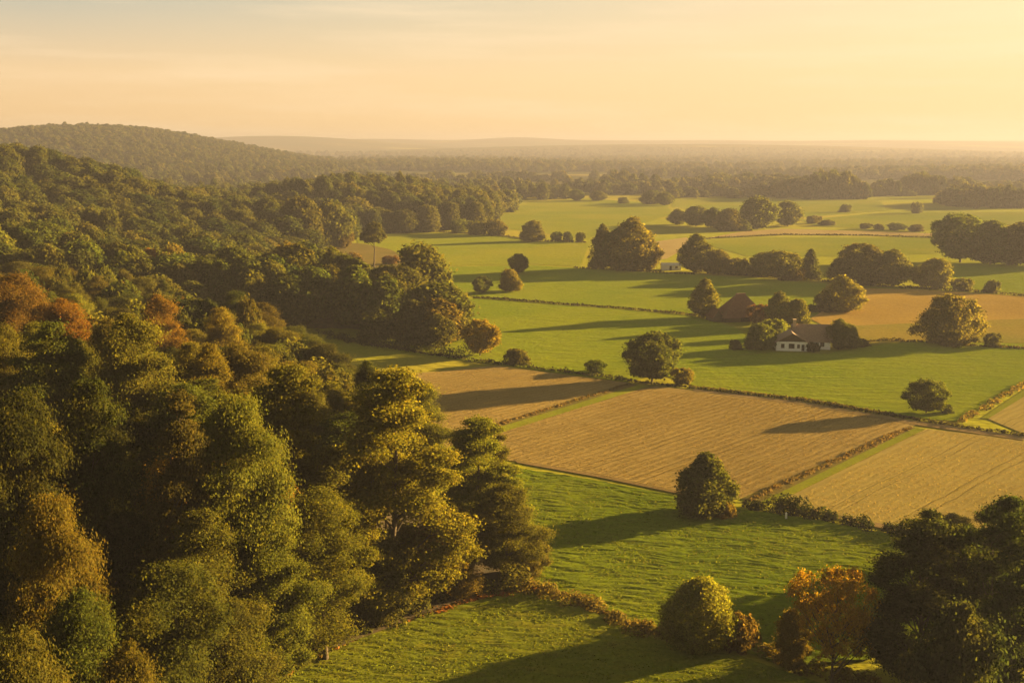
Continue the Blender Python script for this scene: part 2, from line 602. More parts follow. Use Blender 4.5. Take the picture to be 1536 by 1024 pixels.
def put_tree(name, var, x, y, H, W, color, label, cat, group=None, z=None, rot=None):
    """a thing: Empty at the foot of the trunk, children crown and trunk (copies share mesh data)"""
    cm, tm, vh, vr = V_[var]
    if z is None:
        z = h1(x, y)
    if var not in PROTO:
        c0 = link('crown', cm)
        t0 = link('trunk', tm)
        PROTO[var] = (c0, t0)
        c, t = c0, t0
    else:
        c, t = PROTO[var][0].copy(), PROTO[var][1].copy()
        COL.objects.link(c)
        COL.objects.link(t)
    r = bpy.data.objects.new(name, None)
    COL.objects.link(r)
    r.empty_display_size = 1
    r.location = (x, y, z)
    r.rotation_euler = (0, 0, random.uniform(0, 6.283) if rot is None else rot)
    sxy = W / (2 * vr)
    r.scale = (sxy, sxy, H / vh)
    c.parent = r
    t.parent = r
    c.color = jit(color) + (1,)
    tag(r, label, cat, group)
    N_TREE[0] += 1
    return r


def lone(px, pyb, pyt, w, var, color, label, name='deciduous_tree', cat='tree', group=None, z=0.0, rot=None):
    x, y = gp(px, pyb, z)
    F = project(x, y, z)[2]
    H = top_z(y, pyt) - z
    return put_tree(name, var, x, y, H * 1.02, w / FPX * F * 1.04, color, label, cat, group, z, rot)


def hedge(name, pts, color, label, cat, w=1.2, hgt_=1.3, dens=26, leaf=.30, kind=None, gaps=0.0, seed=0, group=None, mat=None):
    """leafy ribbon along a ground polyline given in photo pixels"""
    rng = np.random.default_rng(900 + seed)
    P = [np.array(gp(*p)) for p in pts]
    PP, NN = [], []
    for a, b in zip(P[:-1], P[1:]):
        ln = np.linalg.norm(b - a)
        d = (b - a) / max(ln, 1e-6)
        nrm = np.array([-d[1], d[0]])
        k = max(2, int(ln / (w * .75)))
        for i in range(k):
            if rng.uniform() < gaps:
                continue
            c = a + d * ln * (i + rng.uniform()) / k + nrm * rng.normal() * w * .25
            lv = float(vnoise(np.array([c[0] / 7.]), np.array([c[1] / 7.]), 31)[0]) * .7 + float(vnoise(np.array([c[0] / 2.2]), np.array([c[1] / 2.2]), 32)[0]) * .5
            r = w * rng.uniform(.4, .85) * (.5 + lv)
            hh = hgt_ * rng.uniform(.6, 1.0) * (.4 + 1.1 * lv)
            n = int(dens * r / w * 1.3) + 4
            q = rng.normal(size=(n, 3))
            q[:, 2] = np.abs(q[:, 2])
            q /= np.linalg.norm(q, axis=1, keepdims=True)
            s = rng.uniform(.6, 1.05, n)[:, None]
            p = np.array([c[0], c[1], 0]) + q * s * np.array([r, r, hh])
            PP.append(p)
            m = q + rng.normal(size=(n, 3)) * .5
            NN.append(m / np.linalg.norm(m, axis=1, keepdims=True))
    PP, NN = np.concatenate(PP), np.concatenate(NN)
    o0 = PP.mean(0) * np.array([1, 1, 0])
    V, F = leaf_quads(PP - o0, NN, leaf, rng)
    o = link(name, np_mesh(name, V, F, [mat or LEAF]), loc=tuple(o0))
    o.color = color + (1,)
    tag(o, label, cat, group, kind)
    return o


# ------------------------------------------------------------------ ground
def ground_grid():
    ys = [-80]
    while ys[-1] < 12600:
        y = ys[-1]
        ys.append(y + max(5.0, (y + 80) * .028))
    ys = np.array(ys)
    us = np.linspace(-1.5, 1.5, 181)
    Y = np.repeat(ys[:, None], len(us), 1)
    X = us[None, :] * (np.maximum(ys, 60)[:, None] * .75 + 70)
    return X, Y


GX, GY = ground_grid()
GZ = hgt(GX, GY)
nr, nc = GX.shape
GV = np.stack([GX, GY, GZ - .12], -1).reshape(-1, 3)
ii, jj = np.meshgrid(np.arange(nr - 1), np.arange(nc - 1), indexing='ij')
GF = np.stack([ii * nc + jj, ii * nc + jj + 1, (ii + 1) * nc + jj + 1, (ii + 1) * nc + jj], -1).reshape(-1, 4)


def ground_mat():
    m, nt = new_mat('meadow_ground')
    tc = N(nt, 'ShaderNodeTexCoord')
    P = tc.outputs['Object']
    big = noise_tex(nt, mapping(nt, P, (.5, 1, 1)), .006, 3)
    fin = noise_tex(nt, P, .9, 4, .7)
    col = ramp(nt, big, [(.3, (.14, .16, .014)), (.5, (.19, .19, .016)), (.62, (.23, .20, .024)), (.72, (.16, .165, .016))])
    # far plain: patchwork of woods and fields
    sep = N(nt, 'ShaderNodeSeparateXYZ')
    L(nt, P, sep.inputs[0])
    fy = math_node(nt, 'DIVIDE', math_node(nt, 'SUBTRACT', sep.outputs['Y'], 1250.0), 500.0, True)
    wood = ramp(nt, noise_tex(nt, mapping(nt, P, (.6, 1.6, 1)), .0022, 5, .65), [(.42, (.045, .05, .014)), (.58, (.07, .062, .016)), (.66, (.17, .15, .03))])
    col = mixc(nt, fy, col, wood)
    hs = N(nt, 'ShaderNodeHueSaturation')
    L(nt, col, hs.inputs['Color'])
    L(nt, math_node(nt, 'ADD', math_node(nt, 'MULTIPLY', fin, .7), .65), hs.inputs['Value'])
    rip = noise_tex(nt, mapping(nt, P, (.12, .4, 1), (0, 0, .3)), 1.0, 3)
    bp = N(nt, 'ShaderNodeBump')
    bp.inputs['Distance'].default_value = .7
    bp.inputs['Strength'].default_value = 1
    L(nt, rip, bp.inputs['Height'])
    b = N(nt, 'ShaderNodeBsdfDiffuse')
    L(nt, hs.outputs[0], b.inputs['Color'])
    L(nt, bp.outputs[0], b.inputs['Normal'])
    out = N(nt, 'ShaderNodeOutputMaterial')
    L(nt, b.outputs[0], out.inputs['Surface'])
    return m


g = link('ground', np_mesh('ground', GV, GF, [ground_mat()], smooth=True))
tag(g, kind='structure')

# woodland floor under the slope woods, draped on the same grid
fy_ = np.concatenate([np.arange(-40, 420, 3.0), np.arange(420, 1150, 6.0)])
fd_ = np.linspace(0, 1, 46) ** 1.6
fe_ = np.interp(fy_, YE, XE) - np.interp(fy_, [150, 260], [5, 8])
FX = fe_[:, None] - fd_[None, :] * (np.maximum(fy_, 40) * .55 + 120)[:, None]
FY = np.repeat(fy_[:, None], len(fd_), 1)
FZ = hgt(FX, FY) + .30
m_, k_ = FX.shape
ii, jj = np.meshgrid(np.arange(m_ - 1), np.arange(k_ - 1), indexing='ij')
FF = np.stack([ii * k_ + jj, (ii + 1) * k_ + jj, (ii + 1) * k_ + jj + 1, ii * k_ + jj + 1], -1).reshape(-1, 4)
FF = FF[:, ::-1] if False else FF
fl = link('forest_floor', np_mesh('forest_floor', np.stack([FX, FY, FZ], -1).reshape(-1, 3), FF, [simple_mat('leaf_litter_soil', (.03, .026, .012), (.07, .045, .018), .6, .95)], smooth=True))
tag(fl, kind='structure')


def field(name, pts, mat, z=.0, step=None, amp=0.0, rot=0.3, lx=5.0, ly=2.2, seed=0):
    """a flat sheet of land, corners in photo pixels; with step it becomes a rippled grid"""
    P = [gp(*p) for p in pts]
    if step is None:
        me = bpy.data.meshes.new(name)
        me.from_pydata([(x, y, z) for x, y in P], [], [tuple(range(len(P)))])
        if me.polygons[0].normal.z < 0:
            me.flip_normals()
        me.materials.append(mat)
        o = link(name, me)
    else:
        A = np.array(P)
        x0, y0 = A.min(0)
        x1, y1 = A.max(0)
        xs, ys = np.arange(x0, x1 + step, step), np.arange(y0, y1 + step, step)
        X, Y = np.meshgrid(xs, ys)
        cX, cY = X[:-1, :-1] + step / 2, Y[:-1, :-1] + step / 2
        ins = np.zeros(cX.shape, bool)
        n = len(P)
        for i in range(n):
            (xa, ya), (xb, yb) = P[i], P[(i + 1) % n]
            cr = ((ya > cY) != (yb > cY)) & (cX < (xb - xa) * (cY - ya) / (yb - ya + 1e-12) + xa)
            ins ^= cr
        c, s = math.cos(rot), math.sin(rot)
        wob = vnoise(X / 9, Y / 9, 77 + seed) * 3
        U, W = (X * c + Y * s), (-X * s + Y * c) + wob
        Z = amp * (vnoise(U / lx, W / ly, seed) * .75 + vnoise(U / lx * 2.1 + 9, W / ly * 1.7, seed + 1) * .3 + vnoise(U * .9, W * 1.6, seed + 2) * .12 - .55)
        Z += z
        V = np.stack([X, Y, Z], -1).reshape(-1, 3)
        m = X.shape[1]
        i, j = np.nonzero(ins)
        F = np.stack([i * m + j, i * m + j + 1, (i + 1) * m + j + 1, (i + 1) * m + j], -1)
        uq, inv = np.unique(F, return_inverse=True)
        o = link(name, np_mesh(name, V[uq], inv.reshape(-1, 4), [mat], smooth=True))
    tag(o, kind='structure')
    return o


ROW = math.atan2(gp(1120, 745)[1] - gp(1370, 640)[1], gp(1120, 745)[0] - gp(1370, 640)[0])
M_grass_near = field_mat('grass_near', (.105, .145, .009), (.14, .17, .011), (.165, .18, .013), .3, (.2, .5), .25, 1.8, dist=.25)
M_grass_strip = field_mat('grass_front', (.105, .13, .010), (.145, .155, .013), (.19, .16, .016), .3, (.2, .5), .25, 1.8, dist=.25)  # grass colour of the lower foreground meadow, a touch browner
M_grass_mid = field_mat('grass_mid', (.150, .195, .010), (.185, .215, .012), (.21, .22, .014), .2, (.12, .42), .9, .8, dist=.7)
M_grass_far = field_mat('grass_far', (.175, .205, .013), (.22, .225, .016), (.25, .235, .02), .15, (.05, .25), .9, .5, dist=.9, patch=.012)
M_stub = field_mat('stubble', (.25, .18, .062), (.30, .215, .074), (.33, .245, .09), .12, (.16, .9), .45, 1.9, rows=(-ROW + math.pi / 2, .15, .22), dist=.34, patch=.03, grain=.6)
M_gold = field_mat('golden_crop', (.29, .225, .07), (.335, .26, .08), (.31, .265, .07), .12, (.16, .9), .3, 1.9, rows=(-ROW + math.pi / 2, .17, .13), dist=.28, patch=.03, grain=.5)
M_orange = field_mat('ripe_field', (.30, .195, .045), (.35, .23, .05), (.34, .23, .06), .15, (.08, .3), .7, .8, dist=.6)
M_tan = field_mat('pale_field', (.30, .22, .09), (.34, .26, .11), None, .1, (.08, .3), .6, .8, dist=.5)
M_lime = field_mat('lime_verge', (.16, .18, .014), (.21, .22, .018), (.24, .20, .03), .5, (.3, .5), .5, 1.5, dist=.25)
M_track = field_mat('track_soil', (.20, .14, .06), (.26, .18, .08), (.17, .15, .03), .3, (.4, .6), .3, 2.0, dist=.2)
M_rough = field_mat('rough_verge', (.13, .105, .03), (.17, .13, .038), (.11, .12, .02), .5, (.4, .6), .6, 2.0, dist=.6)

# foreground fields (real relief)
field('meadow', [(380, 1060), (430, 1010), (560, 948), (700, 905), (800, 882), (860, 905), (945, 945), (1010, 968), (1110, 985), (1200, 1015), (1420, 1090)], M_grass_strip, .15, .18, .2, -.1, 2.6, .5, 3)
field('meadow', [(776, 702), (900, 722), (1010, 744), (1070, 756), (1120, 766), (1200, 776), (1340, 803), (1500, 830), (1560, 900), (1300, 990), (1180, 1000), (1110, 975), (1010, 958), (945, 935), (860, 895), (800, 875), (760, 800)], M_grass_near, .18, .18, .27, -.2, 3.0, .5, 8)
# stubble and crops
field('stubble_field', [(962, 583), (985, 579), (1180, 602), (1362, 631), (1374, 637), (1240, 692), (1112, 747), (1080, 752), (1000, 737), (880, 712), (700, 678), (728, 652)], M_stub, .03)
field('stubble_field', [(596, 561), (660, 557), (742, 548), (840, 561), (942, 574), (862, 598), (716, 645), (640, 690), (560, 640)], M_stub, .03)
field('golden_field', [(1390, 643), (1470, 652), (1580, 668), (1600, 810), (1500, 815), (1420, 803), (1345, 790), (1260, 773), (1164, 754)], M_gold, .03)
field('golden_field', [(1482, 628), (1560, 578), (1640, 600), (1640, 660), (1530, 648)], M_gold, .03)
# verges and tracks between them
field('grass_strip', [(1374, 641), (1388, 643), (1162, 753), (1142, 752)], M_lime, .05)
field('rough_grass', [(1362, 640), (1374, 641), (1142, 752), (1112, 748)], M_rough, .05)
field('rough_grass', [(942, 575), (958, 577), (724, 648), (706, 646)], M_rough, .05)
field('grass_strip', [(958, 577), (974, 579), (742, 652), (724, 648)], M_lime, .05)
field('grass_strip', [(1472, 627), (1482, 628), (1560, 580), (1560, 568)], M_lime, .05)
field('track', [(770, 689), (776, 694), (900, 716), (1012, 739), (1060, 748), (1012, 735), (900, 711)], M_track, .06)
field('track', [(1176, 755), (1345, 790), (1420, 803), (1420, 808), (1340, 796), (1165, 758)], M_track, .07)
field('track', [(1040, 583), (1200, 602), (1365, 630), (1540, 655), (1540, 661), (1365, 636), (1200, 607), (1040, 586)], M_track, .07)
# green fields of the middle distance
field('green_field', [(1040, 578), (1200, 597), (1362, 625), (1436, 632), (1545, 570), (1700, 540), (1536, 516), (1385, 512), (1290, 520), (1240, 531), (1160, 528), (1030, 540), (990, 560)], M_grass_mid, .03)
field('green_field', [(480, 500), (560, 520), (640, 533), (742, 546), (840, 559), (942, 573), (990, 560), (1030, 540), (1160, 527), (1100, 490), (1036, 474), (930, 464), (830, 457), (685, 446), (600, 440)], M_grass_mid, .03)
field('green_field', [(600, 440), (685, 443), (830, 453), (930, 460), (1036, 470), (1120, 466), (1225, 462), (1240, 425), (1150, 418), (1010, 410), (870, 402), (800, 398), (690, 400), (600, 400)], M_grass_mid, .02)
field('green_field', [(540, 372), (600, 398), (690, 398), (800, 396), (870, 400), (885, 364), (800, 362), (740, 350), (640, 348), (530, 345)], M_grass_far, .02)
field('ripe_field', [(1215, 478), (1290, 432), (1380, 434), (1560, 446), (1700, 470), (1536, 478), (1240, 490)], M_orange, .03)
field('ripe_field', [(1240, 490), (1536, 478), (1700, 500), (1536, 514), (1385, 510), (1300, 516), (1250, 505)], field_mat('ripe_grass', (.20, .19, .03), (.26, .20, .035), (.28, .2, .04), .15, (.08, .3), .7, .8, dist=.6), .03)
field('green_field', [(1400, 395), (1560, 392), (1700, 400), (1700, 445), (1560, 442), (1400, 431)], M_grass_mid, .02)
field('tan_field', [(985, 362), (1030, 356), (1040, 366), (1000, 388), (960, 392)], M_tan, .02)
field('green_field', [(1045, 362), (1140, 356), (1400, 356), (1410, 380), (1260, 384), (1120, 384)], M_grass_far, .02)
field('tan_field', [(1110, 348), (1170, 343), (1400, 350), (1402, 354), (1140, 352), (1060, 357)], M_tan, .04)
field('green_field', [(740, 318), (800, 304), (870, 297), (1000, 306), (1010, 322), (940, 340), (880, 358), (742, 340)], M_grass_far, .02)
field('green_field', [(1010, 297), (1200, 300), (1320, 300), (1330, 316), (1200, 326), (1090, 318), (1008, 310)], M_grass_far, .02)
field('green_field', [(1200, 330), (1340, 318), (1560, 318), (1560, 334), (1400, 345), (1230, 340)], M_grass_far, .03)
field('tan_field', [(400, 392), (430, 368), (500, 362), (548, 366), (585, 374), (612, 388), (600, 402), (560, 412), (480, 414), (420, 410)], M_rough, .03)

# ------------------------------------------------------------------ hedges, banks, verges
VERGE = (.15, .105, .03)
hedge('hedgerow', [(942, 571), (1040, 582), (1200, 600), (1362, 627), (1440, 640), (1545, 655)], (.05, .05, .014), 'long low dark hedge between the green field and the two stubble fields', 'hedge', .9, .8, 24, .3, seed=1)
hedge('hedgerow', [(742, 545), (840, 557), (942, 571)], (.045, .05, .014), 'dark hedge bank running from the wood corner to the round dark tree', 'hedge', 1.0, 1.0, 24, .3, seed=2)
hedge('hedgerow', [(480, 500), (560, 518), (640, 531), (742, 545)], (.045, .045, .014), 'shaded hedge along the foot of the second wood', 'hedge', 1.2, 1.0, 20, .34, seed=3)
hedge('hedgerow', [(685, 444), (760, 449), (830, 455), (930, 462), (1036, 472), (1070, 478)], (.045, .045, .013), 'thin dark hedge across the middle green fields left of the barn', 'hedge', .9, .9, 18, .36, seed=4)
hedge('hedgerow', [(1108, 757), (1150, 764), (1210, 773), (1280, 786), (1350, 801), (1420, 815)], (.028, .036, .010), 'thick hedge below the right golden field, darkened for the shaded slope, behind the white post', 'hedge', 2.3, 2.4, 330, .26, seed=5)  # hedge made darker and wider to paint in the shaded slope below
hedge('hedgerow', [(770, 882), (800, 886), (850, 897), (940, 938), (1000, 957), (1050, 966), (1110, 958), (1180, 985), (1240, 1015), (1330, 1040)], (.10, .08, .018), 'rough brown brushy hedge between the two foreground meadows', 'hedge', 2.7, 2.1, 420, .2, seed=6)
hedge('hedgerow', [(1040, 408), (1120, 413), (1220, 420), (1300, 428), (1390, 433), (1460, 437), (1560, 446)], (.05, .045, .014), 'dark hedge under the row of trees behind the barn', 'hedge', 1.3, 1.3, 16, .42, seed=7)
hedge('hedgerow', [(1250, 517), (1330, 510), (1390, 513), (1480, 520), (1560, 524)], (.06, .05, .014), 'low brown hedge at the foot of the broad golden tree', 'hedge', 1.1, .9, 20, .36, seed=8)
hedge('hedgerow', [(1440, 633), (1470, 617), (1500, 598), (1545, 572)], (.11, .085, .02), 'ragged brown hedge between the green field and far right golden field', 'hedge', 1.4, 1.2, 26, .32, gaps=.25, seed=9)
hedge('hedgerow', [(860, 402), (930, 405), (1000, 410), (1040, 411)], (.05, .05, .014), 'dark hedge at the foot of the two big valley trees', 'hedge', 1.4, 1.2, 16, .42, seed=10)
hedge('hedgerow', [(640, 347), (700, 350), (760, 355), (800, 361), (880, 364)], (.05, .045, .014), 'far hedge leading from the wood corner past the small round tree', 'hedge', 1.6, 1.3, 12, .6, seed=11)
hedge('hedgerow', [(1060, 358), (1180, 352), (1300, 353), (1402, 357)], (.05, .045, .014), 'thin far dark hedge below the pale tan strip', 'hedge', 1.4, .9, 12, .6, seed=12)
hedge('rough_grass', [(1366, 641), (1240, 697), (1125, 750)], VERGE, 'strip of rough brown grass', None, 1.1, .55, 26, .26, kind='stuff', seed=21, mat=TUFT)
hedge('rough_grass', [(945, 576), (840, 608), (714, 647)], VERGE, 'strip of rough brown grass', None, 1.1, .5, 26, .26, kind='stuff', seed=22, mat=TUFT)
hedge('fallen_leaves', [(400, 1030), (440, 1003), (560, 945), (640, 918), (720, 897), (800, 882)], (.20, .085, .018), 'orange fallen leaves and tall grass along the wood edge', None, 1.6, .5, 60, .26, kind='stuff', seed=23, mat=TUFT)
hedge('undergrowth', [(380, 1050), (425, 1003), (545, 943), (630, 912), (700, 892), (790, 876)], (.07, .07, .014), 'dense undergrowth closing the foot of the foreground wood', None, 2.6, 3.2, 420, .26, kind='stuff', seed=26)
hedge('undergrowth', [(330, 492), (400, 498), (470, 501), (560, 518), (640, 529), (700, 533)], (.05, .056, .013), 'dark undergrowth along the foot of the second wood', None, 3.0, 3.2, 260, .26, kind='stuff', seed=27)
hedge('rough_grass', [(1040, 580), (1200, 598), (1362, 626)], (.17, .13, .03), 'tall dry grass along the hedge', None, .8, .4, 16, .28, kind='stuff', seed=24, mat=TUFT)
hedge('rough_grass', [(785, 878), (850, 892), (940, 930), (1000, 950)], (.18, .13, .03), 'pale dry grass beside the brushy hedge', None, 1.2, .6, 40, .26, kind='stuff', seed=25, mat=TUFT)


def tufts(name, pts, n, size, color, label, z=.1, up=.35, rows=None, seed=0):
    """blades and stalks spread over a field, one object that nobody would count"""
    rng = np.random.default_rng(seed)
    Q = np.array([gp(*p) for p in pts])
    x0, y0 = Q.min(0)
    x1, y1 = Q.max(0)
    A = rng.uniform((x0, y0), (x1, y1), (n, 2))
    if rows:
        c, s_ = math.cos(rows[0]), math.sin(rows[0])
        u, v = A[:, 0] * c + A[:, 1] * s_, -A[:, 0] * s_ + A[:, 1] * c
        v = np.round(v / rows[1]) * rows[1] + rng.normal(size=n) * rows[1] * .2 + (vnoise(u / 12, v / 12, 3) - .5) * 1.2
        A = np.stack([u * c - v * s_, u * s_ + v * c], 1)
    ins = np.zeros(n, bool)
    k = len(Q)
    for i in range(k):
        (xa, ya), (xb, yb) = Q[i], Q[(i + 1) % k]
        ins ^= ((ya > A[:, 1]) != (yb > A[:, 1])) & (A[:, 0] < (xb - xa) * (A[:, 1] - ya) / (yb - ya + 1e-12) + xa)
    dens = vnoise(A[:, 0] / 3.1, A[:, 1] / 1.7, seed + 5) * .6 + vnoise(A[:, 0] / 11, A[:, 1] / 8, seed + 6) * .4
    A = A[ins & (rng.uniform(size=n) < dens * 1.7)]
    m = len(A)
    o0 = np.array([A[:, 0].mean(), A[:, 1].mean(), 0])
    P = np.stack([A[:, 0], A[:, 1], z + rng.uniform(0, size * .5, m)], 1) - o0
    nn = rng.normal(size=(m, 3))
    nn[:, 2] = np.abs(nn[:, 2]) * up + up * .5
    nn /= np.linalg.norm(nn, axis=1, keepdims=True)
    V, F = leaf_quads(P, nn, size, rng, 1.2)
    o = link(name, np_mesh(name, V, F, [TUFT]), loc=tuple(o0))
    o.color = color + (1,)
    tag(o, label, None, None, 'stuff')


tufts('grass', [(440, 1012), (560, 955), (700, 912), (800, 888), (860, 912), (945, 952), (1010, 975), (1110, 990), (1200, 1020), (1400, 1085), (380, 1060)], 60000, .15, (.125, .145, .011), 'tufts of grass on the foreground meadow', .12, .5, seed=51)
tufts('grass', [(785, 708), (1010, 748), (1120, 770), (1340, 806), (1500, 835), (1540, 900), (1300, 985), (1110, 970), (945, 930), (860, 890), (805, 870), (770, 800)], 60000, .16, (.12, .145, .011), 'tufts of grass on the rippled green meadow', .15, .5, seed=52)
tufts('stubble', [(962, 584), (1180, 603), (1360, 632), (1240, 690), (1112, 745), (1000, 735), (880, 710), (730, 680), (732, 652)], 110000, .12, (.27, .195, .066), 'cut straw stalks on the large stubble field', .05, 1.6, rows=(ROW, 1.1), seed=53)
tufts('stubble', [(640, 560), (742, 549), (935, 574), (716, 644), (640, 680), (560, 640)], 50000, .12, (.265, .19, .066), 'cut straw stalks on the small stubble field', .05, 1.6, rows=(ROW, 1.1), seed=54)
tufts('stubble', [(1404, 645), (1570, 668), (1590, 805), (1420, 800), (1345, 788), (1176, 755)], 60000, .11, (.30, .235, .072), 'straw coloured stalks on the golden field', .05, 1.6, rows=(ROW, 1.1), seed=55)

# ------------------------------------------------------------------ lone trees and shrubs of the valley
lone(1056, 772, 681, 88, 'oval_b', (.062, .064, .012), 'dark oval tree standing alone on the ripply green meadow above the brushy hedge')
lone(1085, 776, 752, 36, 'bush_a', (0.191, 0.156, 0.020), 'brown scrub at the right foot of the dark oval meadow tree', 'shrub', 'shrub')
lone(978, 572, 502, 80, 'round_a', (0.066, 0.094, 0.014), 'dark round tree at the corner where the hedge meets both stubble fields')
lone(1024, 575, 553, 32, 'bush_b', (0.146, 0.128, 0.020), 'brownish shrub beside the dark round tree at the stubble corner', 'shrub', 'shrub')
lone(1389, 619, 572, 55, 'round_a', (0.073, 0.094, 0.014), 'small dark domed tree on the hedge corner at the right')
lone(1420, 619, 606, 20, 'bush_a', (0.088, 0.096, 0.014), 'small dark shrub just right of the domed hedge corner tree', 'shrub', 'shrub')
lone(1424, 515, 444, 92, 'multi', (.118, .112, .016), 'broad golden green tree with several stems by the orange field')
lone(1489, 520, 500, 24, 'bush_b', (0.080, 0.089, 0.014), 'dark shrub right of the broad golden tree', 'shrub', 'shrub')
lone(1056, 476, 419, 42, 'oval_a', (0.125, 0.128, 0.017), 'upright olive tree left of the reddish barn')
lone(1168, 489, 438, 42, 'oval_a', (0.125, 0.137, 0.017), 'olive tree between the reddish barn and the farmhouse')
lone(1194, 490, 450, 38, 'round_b', (0.146, 0.146, 0.018), 'lower golden olive tree close behind the farmhouse chimney')
lone(1262, 467, 414, 56, 'oval_b', (0.175, 0.146, 0.018), 'golden sunlit tree at the left edge of the orange field')
lone(1240, 467, 443, 38, 'bush_b', (0.073, 0.089, 0.014), 'dark bush at the left foot of the golden field edge tree', 'shrub', 'shrub')
lone(1217, 466, 457, 24, 'bush_a', (0.066, 0.080, 0.014), 'tiny dark bush between the olive trees and the orange field', 'shrub', 'shrub')
lone(1140, 524, 486, 46, 'round_b', (0.095, 0.113, 0.015), 'dense green bush hiding the left end of the farmhouse', 'shrub', 'shrub')
lone(1163, 507, 480, 34, 'bush_b', (0.118, 0.120, 0.017), 'olive bush behind the gable of the farmhouse', 'shrub', 'shrub')
lone(1258, 523, 479, 38, 'oval_a', (0.088, 0.104, 0.015), 'green tree at the right end of the farmhouse')
lone(1270, 521, 487, 40, 'round_b', (0.109, 0.113, 0.017), 'olive bush right of the farmhouse garden tree', 'shrub', 'shrub')
lone(1290, 519, 508, 30, 'bush_a', (0.088, 0.089, 0.014), 'low brown bush at the right end of the farm garden', 'shrub', 'shrub')
lone(1103, 524, 510, 20, 'bush_a', (0.059, 0.072, 0.013), 'small dark bush alone on the grass left of the farmhouse', 'shrub', 'shrub')
lone(1219, 527, 515, 20, 'bush_b', (0.059, 0.072, 0.013), 'dark bush in front of the white farmhouse wall', 'shrub', 'shrub')
lone(1077, 480, 468, 26, 'bush_a', (0.080, 0.089, 0.014), 'bush by the left corner of the reddish barn', 'shrub', 'shrub')
lone(1140, 484, 458, 34, 'bush_b', (0.132, 0.084, 0.031), 'brownish bush against the right end of the barn', 'shrub', 'shrub')
lone(720, 533, 482, 50, 'round_a', (0.248, 0.190, 0.018), 'golden round tree at the right tip of the second wood')
lone(775, 545, 524, 40, 'bush_a', (0.102, 0.104, 0.015), 'dark spreading shrub on the hedge right of the golden round tree', 'shrub', 'shrub')
lone(893, 558, 541, 34, 'bush_b', (0.080, 0.094, 0.014), 'lone dark shrub on the hedge left of the dark round tree', 'shrub', 'shrub')
lone(723, 440, 415, 26, 'round_a', (0.066, 0.096, 0.017), 'small dark ball tree on the middle field, leftmost of three')
lone(765, 437, 405, 32, 'round_b', (0.139, 0.137, 0.017), 'small golden ball tree between two dark ones on the middle field')
lone(777, 411, 382, 28, 'round_a', (0.073, 0.096, 0.015), 'small dark tree behind the golden ball tree on the middle field')
lone(903, 403, 336, 46, 'cone', (0.109, 0.113, 0.017), 'pointed tree at the left side of the big valley clump')
lone(948, 405, 327, 74, 'oval_b', (0.109, 0.116, 0.015), 'biggest tree of the valley clump, tall and olive')
lone(925, 404, 345, 54, 'oval_a', (0.080, 0.094, 0.014), 'dark tree in the middle of the big valley clump')
lone(972, 405, 352, 34, 'oval_a', (0.132, 0.128, 0.017), 'sunlit tree at the right flank of the big valley clump')
lone(1043, 408, 352, 52, 'oval_a', (0.095, 0.104, 0.015), 'dark tree right of the white shed')
lone(1077, 411, 376, 44, 'round_b', (0.132, 0.128, 0.018), 'olive tree right of the dark tree by the white shed')
lone(1106, 412, 388, 36, 'bush_b', (0.146, 0.137, 0.019), 'pale bush in the row behind the barn', 'shrub', 'shrub')
lone(1142, 414, 380, 40, 'round_b', (0.125, 0.120, 0.017), 'olive tree in the row behind the barn, left of the dense dark one')
lone(1168, 419, 378, 58, 'round_a', (0.109, 0.110, 0.014), 'dense dark tree in the row behind the barn')
lone(1215, 418, 373, 36, 'cone', (0.088, 0.101, 0.017), 'pointed conifer in the row behind the barn')
lone(1190, 420, 402, 40, 'bush_a', (0.102, 0.104, 0.015), 'low bush under the pointed conifer', 'shrub', 'shrub')
lone(1290, 425, 366, 86, 'multi', (0.102, 0.104, 0.015), 'broad dark tree in the row above the orange field')
lone(1338, 428, 375, 58, 'oval_a', (0.118, 0.116, 0.015), 'olive tree right of the broad dark one above the orange field')
lone(1262, 422, 388, 44, 'round_b', (0.125, 0.120, 0.017), 'olive tree left of the broad dark one above the orange field')
lone(1400, 431, 389, 54, 'round_b', (0.146, 0.137, 0.018), 'golden green tree right of the row above the orange field')
lone(1444, 436, 418, 30, 'bush_b', (0.095, 0.096, 0.015), 'rounded shrub on the hedge right of the golden green tree', 'shrub', 'shrub')
lone(1488, 438, 421, 26, 'bush_a', (0.088, 0.094, 0.015), 'small square shrub, last on the hedge above the orange field', 'shrub', 'shrub')
for px, b, t, w, v, c, lb in (
        (1440, 393, 324, 82, 'round_a', (0.073, 0.089, 0.014), 'dark round tree at the left end of the big right clump'),
        (1485, 396, 332, 66, 'oval_a', (0.076, 0.089, 0.014), 'dark tree in the middle of the big right clump'),
        (1525, 398, 336, 72, 'round_b', (0.073, 0.089, 0.014), 'dark tree at the frame edge in the big right clump'),
        (1580, 400, 334, 80, 'round_a', (0.073, 0.084, 0.014), 'dark tree beyond the right edge of the clump')):
    lone(px, b, t, w, v, c, lb)
for px, b, t, w, v, lb in (
        (1016, 337, 314, 26, 'wood_a', 'small left tree of the far hazy clump'),
        (1044, 339, 310, 40, 'wood_c', 'rounded tree of the far hazy clump, second from left'),
        (1070, 341, 312, 30, 'wood_a', 'slim tree in the middle of the far hazy clump'),
        (1092, 346, 314, 40, 'wood_d', 'nearer tree in the middle of the far hazy clump'),
        (1136, 343, 297, 52, 'wood_c', 'tallest darkest tree of the far hazy clump'),
        (1181, 339, 303, 42, 'wood_c', 'round tree at the right end of the far hazy clump')):
    lone(px, b, t, w, v, (0.095, 0.101, 0.015), lb)
